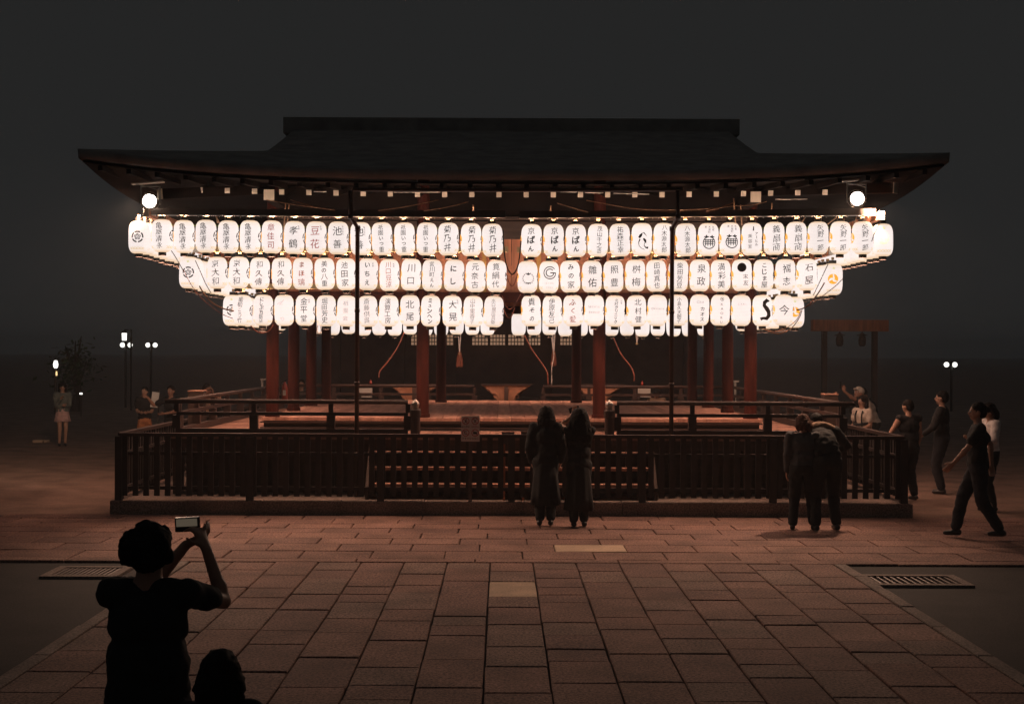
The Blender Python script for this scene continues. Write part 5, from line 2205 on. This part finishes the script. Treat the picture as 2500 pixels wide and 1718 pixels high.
# --- couple at the steps
Yp = 18.75
person('person in a cap and long dark coat, left one of the couple before the steps', (PX(1333, Yp), Yp, G0), 1.66, -8, 'cloth_black',
       ('coat', 'cloth_black'), ('bob', 'hair_black'), arms={'R': ((.20, .14, .90), (.6, -1, -.2), (-.8, .3, .1)), 'L': ((-.21, .12, .89), (-.6, -1, -.2), (.8, .3, .1))},
       sleeve='long', legs='stand', head=(-6, 22), hem=.30, build=1.0, drop=.02)
pr = person('long-haired person in dark clothes raising a phone, right one of the couple before the steps', (PX(1414, Yp), Yp - .12, G0), 1.62, 3, 'cloth_black',
            ('coat', 'cloth_black'), ('frizzy', 'hair_black'), arms={'L': ((-.055, .30, 1.60), (-1, .1, -.7), (.4, -.3, .5), (.05, .1, .95), 1.0),
                                                                   'R': ((.02, .31, 1.53), (1, .1, -.75), (-.6, 0, .4), (-.5, .1, .7), 1.0)}, sleeve='none', head=(-8, 0), hem=.24, build=1.0)
c = pr['world'](Vector((-.04, .345, 1.68)) * pr['k'])
held_box('phone', 'dark phone held up over the long-haired person at the steps', 'phone', c, (.15, .012, .075), Matrix.Rotation(math.radians(-18), 3, 'Y'), ('phone',))
# --- two people with their backs to us at the right
person('person with tousled brown hair and grey sleeves, back turned, left of a bending pair', (PX(1962, 18.4), 18.4, G0), 1.56, -12, 'cloth_charcoal',
       ('trousers', 'cloth_black'), ('bob', 'hair_brown'), arms={'R': ((.2, .25, 1.02), (1, -.6, -.2), (-.5, .4, .5))}, sleeve='long', legs='wide', lean=.16, head=(14, 20), build=1.12)
bp = person('person bending forward over the fence with lit shoulders, right of a pair', (PX(2019, 18.35), 18.35, G0), 1.72, 6, 'cloth_black',
            ('trousers', 'cloth_black'), ('short', 'hair_black'), arms={'R': ((.2, .42, .98), (1, -.3, .3), (0, 0, -1)), 'L': ((-.2, .42, .98), (-1, -.3, .3), (0, 0, -1))},
            sleeve='long', legs='wide', lean=.58, head=(34, 0), build=1.18)
bm = bmesh.new()
k_ = bp['k']
ell(bm, bp['up']((0, -.10, 1.13)), (.17 * k_, .10 * k_, .21 * k_), Matrix.Rotation(-.58, 3, 'X'))
cone(bm, bp['up']((-.12, -.09, 1.0)), .06 * k_, bp['up']((.12, -.09, 1.0)), .06 * k_)
o = remesh(bm, 'backpack', 'cloth_black', .013)
OWN[o.name] = bp['t']
bm = bmesh.new()
for sx in (-1, 1):
    cone(bm, bp['up']((sx * .02, -.03, 1.47)), .05 * k_, bp['up']((sx * .17, -.03, 1.41)), .055 * k_)
o = remesh(bm, 'lit_shoulder_band', 'cloth_tan', .013)  # tan pieces added for the light along the shoulders
OWN[o.name] = bp['t']

# --- group behind the right stage corner
cm = person('bearded person in a pale cap raising a fist with a phone beyond the right corner', (PX(2094, 27.5), 27.5, -.03), 1.74, 118, 'cloth_black',
            ('trousers', 'cloth_denim'), ('cap', 'cloth_cream'), arms={'L': ((-.13, .50, 1.66), (-.2, .3, -1), (.3, 0, .6), (.1, .1, .9), 1.3), 'R': ((.12, .46, 1.50), (.5, 0, -1), (-.5, 0, .4), (0, .3, .9), 1.2)},
            skin='skin_dark', head=(-20, 8), sleeve='short')
held_box('phone', 'dark phone in the raised fist of the capped person', 'phone', cm['world'](Vector((-.10, .53, 1.76)) * cm['k']), (.012, .08, .15), Matrix.Rotation(.2, 3, 'X'), ('phone',))
wv = person('dark-haired person in a pale top with dark straps beside the capped person', (PX(2105, 26.6), 26.6, -.03), 1.60, 128, 'cloth_cream',
            ('trousers', 'cloth_black'), ('long', 'hair_black'), arms={'R': ((.14, .22, 1.02), (.4, -1, -.4), (-.4, .2, .6)), 'L': ((-.14, .22, 1.02), (-.4, -1, -.4), (.4, .2, .6))}, sleeve='short', head=(-8, -6))
bm = bmesh.new()
kk = wv['k']
for x0, x1 in ((-.09, -.11), (.06, .03)):
    tube(bm, smooth_path([Vector((x0, .095, 1.40)) * kk, Vector((x0 * 1.05, .148, 1.28)) * kk, Vector((x1, .142, 1.10)) * kk, Vector((x1, .138, .95)) * kk]), .013, 6)
tube(bm, smooth_path([Vector((-.17, .02, 1.14)) * kk, Vector((-.10, .125, 1.13)) * kk, Vector((0, .150, 1.12)) * kk, Vector((.10, .125, 1.13)) * kk, Vector((.17, .02, 1.14)) * kk]), .028, 6)
put('straps', mesh_of(bm, 'straps', 'cloth_black', True), wv['t'])
bk = person('person with a cream shirt crossed by a dark strap behind the capped person', (PX(2134, 28.4), 28.4, -.03), 1.76, 70, 'cloth_cream',
            ('trousers', 'cloth_black'), ('short', 'hair_black'), sleeve='short', lean=.30, head=(20, 0), build=1.1)
bm = bmesh.new()
tube(bm, smooth_path([bk['up']((-.15, -.09, 1.44)), bk['up']((-.02, -.135, 1.30)), bk['up']((.12, -.12, 1.12)), bk['up']((.17, -.02, .98))]), .022, 6)
put('strap', mesh_of(bm, 'strap', 'cloth_black', True), bk['t'])

# --- people at the right
person('dark-dressed person with one bare lit arm hanging, between the fence and the walkers', (PX(2219, 22.5), 22.5, -.03), 1.66, 22, 'cloth_black',
       ('trousers', 'cloth_black'), ('short', 'hair_black'), arms={'L': ((-.27, .22, .95), (-1, -.6, 0), (.6, .3, 0))}, sleeve='none', legs='wide', head=(10, 10), build=1.12)
person('person in a dark suit standing still behind the walking one at the right', (PX(2300, 23.6), 23.6, -.03), 1.78, 60, 'cloth_black',
       ('trousers', 'cloth_navy'), ('short', 'hair_black'), arms={'L': ((-.15, .25, 1.0), (-1, -.6, -.3), (.6, .3, .3))}, sleeve='long', legs='stand')
person('walking person in dark clothes with one bare arm swinging forward, far right', (PX(2388, 17.6), 17.6, G0), 1.76, 78, 'cloth_black',
       ('trousers', 'cloth_navy'), ('short', 'hair_black'), arms={'L': ((-.22, .34, .93), (-.5, -1, .1), (.7, .2, 0)), 'R': ((.24, -.2, .92), (.4, -1, 0), (-.7, 0, 0))}, sleeve='short', legs='walk')
person('person in a white shirt turned sideways at the right edge behind the walker', (PX(2418, 21.0), 21.0, -.03), 1.66, 100, 'cloth_white',
       ('trousers', 'cloth_black'), ('bob', 'hair_black'), arms={'L': ((-.13, .30, 1.12), (-1, -.3, -.8), (.3, .2, .6)), 'R': ((.13, .30, 1.16), (1, -.3, -.8), (-.3, .2, .6))}, sleeve='long', head=(15, 0))

# --- people at the left
person('person in a grey cardigan and short pale skirt, alone at far left', (PX(153, 34.4), 34.4, -.03), 1.60, 205, 'cloth_sage',
       ('skirt', 'cloth_pink'), ('long', 'hair_black'), arms={'R': ((.07, .20, 1.26), (.35, -.6, -1), (-.5, .4, .3), (-.3, .3, .8)), 'L': ((-.06, .23, 1.10), (-.35, -.6, -1), (.5, .3, .3))},
       sleeve='long', head=(6, -12), hem=.66)
person('person in a black top and long orange skirt left of the stage railing', (PX(354, 31.5), 31.5, -.03), 1.58, 190, 'cloth_black',
       ('skirt', 'cloth_orange'), ('bun', 'hair_black'), arms={'R': ((.10, .22, 1.08), (.4, -1, -.6), (-.5, .3, .3)), 'L': ((-.10, .24, 1.08), (-.4, -1, -.6), (.5, .3, .3))},
       sleeve='short', head=(5, -14), hem=.42)
pm = person('person in black pointing with one bare forearm beside the orange skirt', (PX(418, 29.5), 29.5, -.03), 1.66, 150, 'cloth_black',
            ('trousers', 'cloth_black'), ('short', 'hair_black'), arms={'R': ((.42, .30, 1.46), (.5, -.2, -1), (0, 0, -1), (.9, .3, .35), .5), 'L': ((-.1, .3, 1.1), (-1, -.3, -.6), (.5, .2, .3))},
            skin='skin_dark', sleeve='short', head=(0, 20))
a, b = P(368, 994, 30.2), P(386, 957, 30.2)
t = thing('paper_sheet', 'white paper sheet on a thin stand between two left bystanders', 'paper sheet', ((a.x + b.x) / 2, 30.2, -.03))
bm = bmesh.new()
obox(bm, ((a.x + b.x) / 2 - .015, 30.2, a.z), ((a.x + b.x) / 2 + .025, 30.23, b.z), b.x - a.x, .006, up=(0, 1, 0))
part('sheet', bm, 'paper_white', t)
bm = bmesh.new()
tube(bm, [(b.x - .02, 30.24, -.03), (b.x, 30.25, b.z + .06)], .012, 6)
part('stand', bm, 'rail_wood', t)
part('foot', BOX(b.x - .14, b.x + .12, 30.15, 30.35, -.035, -.01), 'rail_wood', t)
person('bearded person with a hand at the mouth beyond the left side railing', (PX(506, 29.0), 29.0, -.03), 1.72, 215, 'cloth_tan',
       ('trousers', 'cloth_denim'), ('short', 'hair_black'), arms={'L': ((-.05, .20, 1.50), (-1, .1, -1), (.6, -.5, .2), (.1, -.1, .9), .9)}, skin='skin_dark', sleeve='short', head=(4, 10))
person('person with both hands at the face beside the bearded one, left', (PX(531, 29.3), 29.3, -.03), 1.52, 200, 'cloth_black',
       ('trousers', 'cloth_black'), ('bob', 'hair_black'), arms={'L': ((-.06, .17, 1.50), (-1, .1, -1), (.6, -.5, .2), (.1, -.05, .9), .6), 'R': ((.06, .19, 1.46), (1, .1, -1), (-.6, -.5, .2), (-.1, -.05, .9), .6)}, sleeve='short')
person('person standing behind the far railing between the left columns', (PX(736, 33.5), 33.5, -.03), 1.72, 178, 'cloth_black',
       ('trousers', 'cloth_black'), ('short', 'hair_black'), sleeve='short', head=(0, 8))
person('person stooping behind the far railing near the right white board', (PX(1606, 33.2), 33.2, -.03), 1.60, 165, 'cloth_tan',
       ('trousers', 'cloth_black'), ('bob', 'hair_black'), sleeve='short', lean=.35, head=(20, 0))
finish_people()

# ------------------------------------------------------------------ thin veil of air added to lift the blacks and soften roof and horizon
DENS = 0.0019
bm = bmesh.new()
box(bm, -620, 620, -80, 920, -1.6, 9.9)
hz = tag(part('added_haze', bm, 'paper_white'), kind='stuff')
m = bpy.data.materials.new('black_lift_haze')
m.use_nodes = True
nt = m.node_tree
for n in list(nt.nodes):
    if n.type != 'OUTPUT_MATERIAL':
        nt.nodes.remove(n)
vs = nt.nodes.new('ShaderNodeVolumePrincipled')
vs.inputs['Color'].default_value = (.86, .93, .97, 1)
vs.inputs['Density'].default_value = DENS
nt.links.new(vs.outputs[0], nt.nodes['Material Output'].inputs['Volume'])
hz.data.materials.clear()
hz.data.materials.append(m)
SC.cycles.volume_bounces = 1
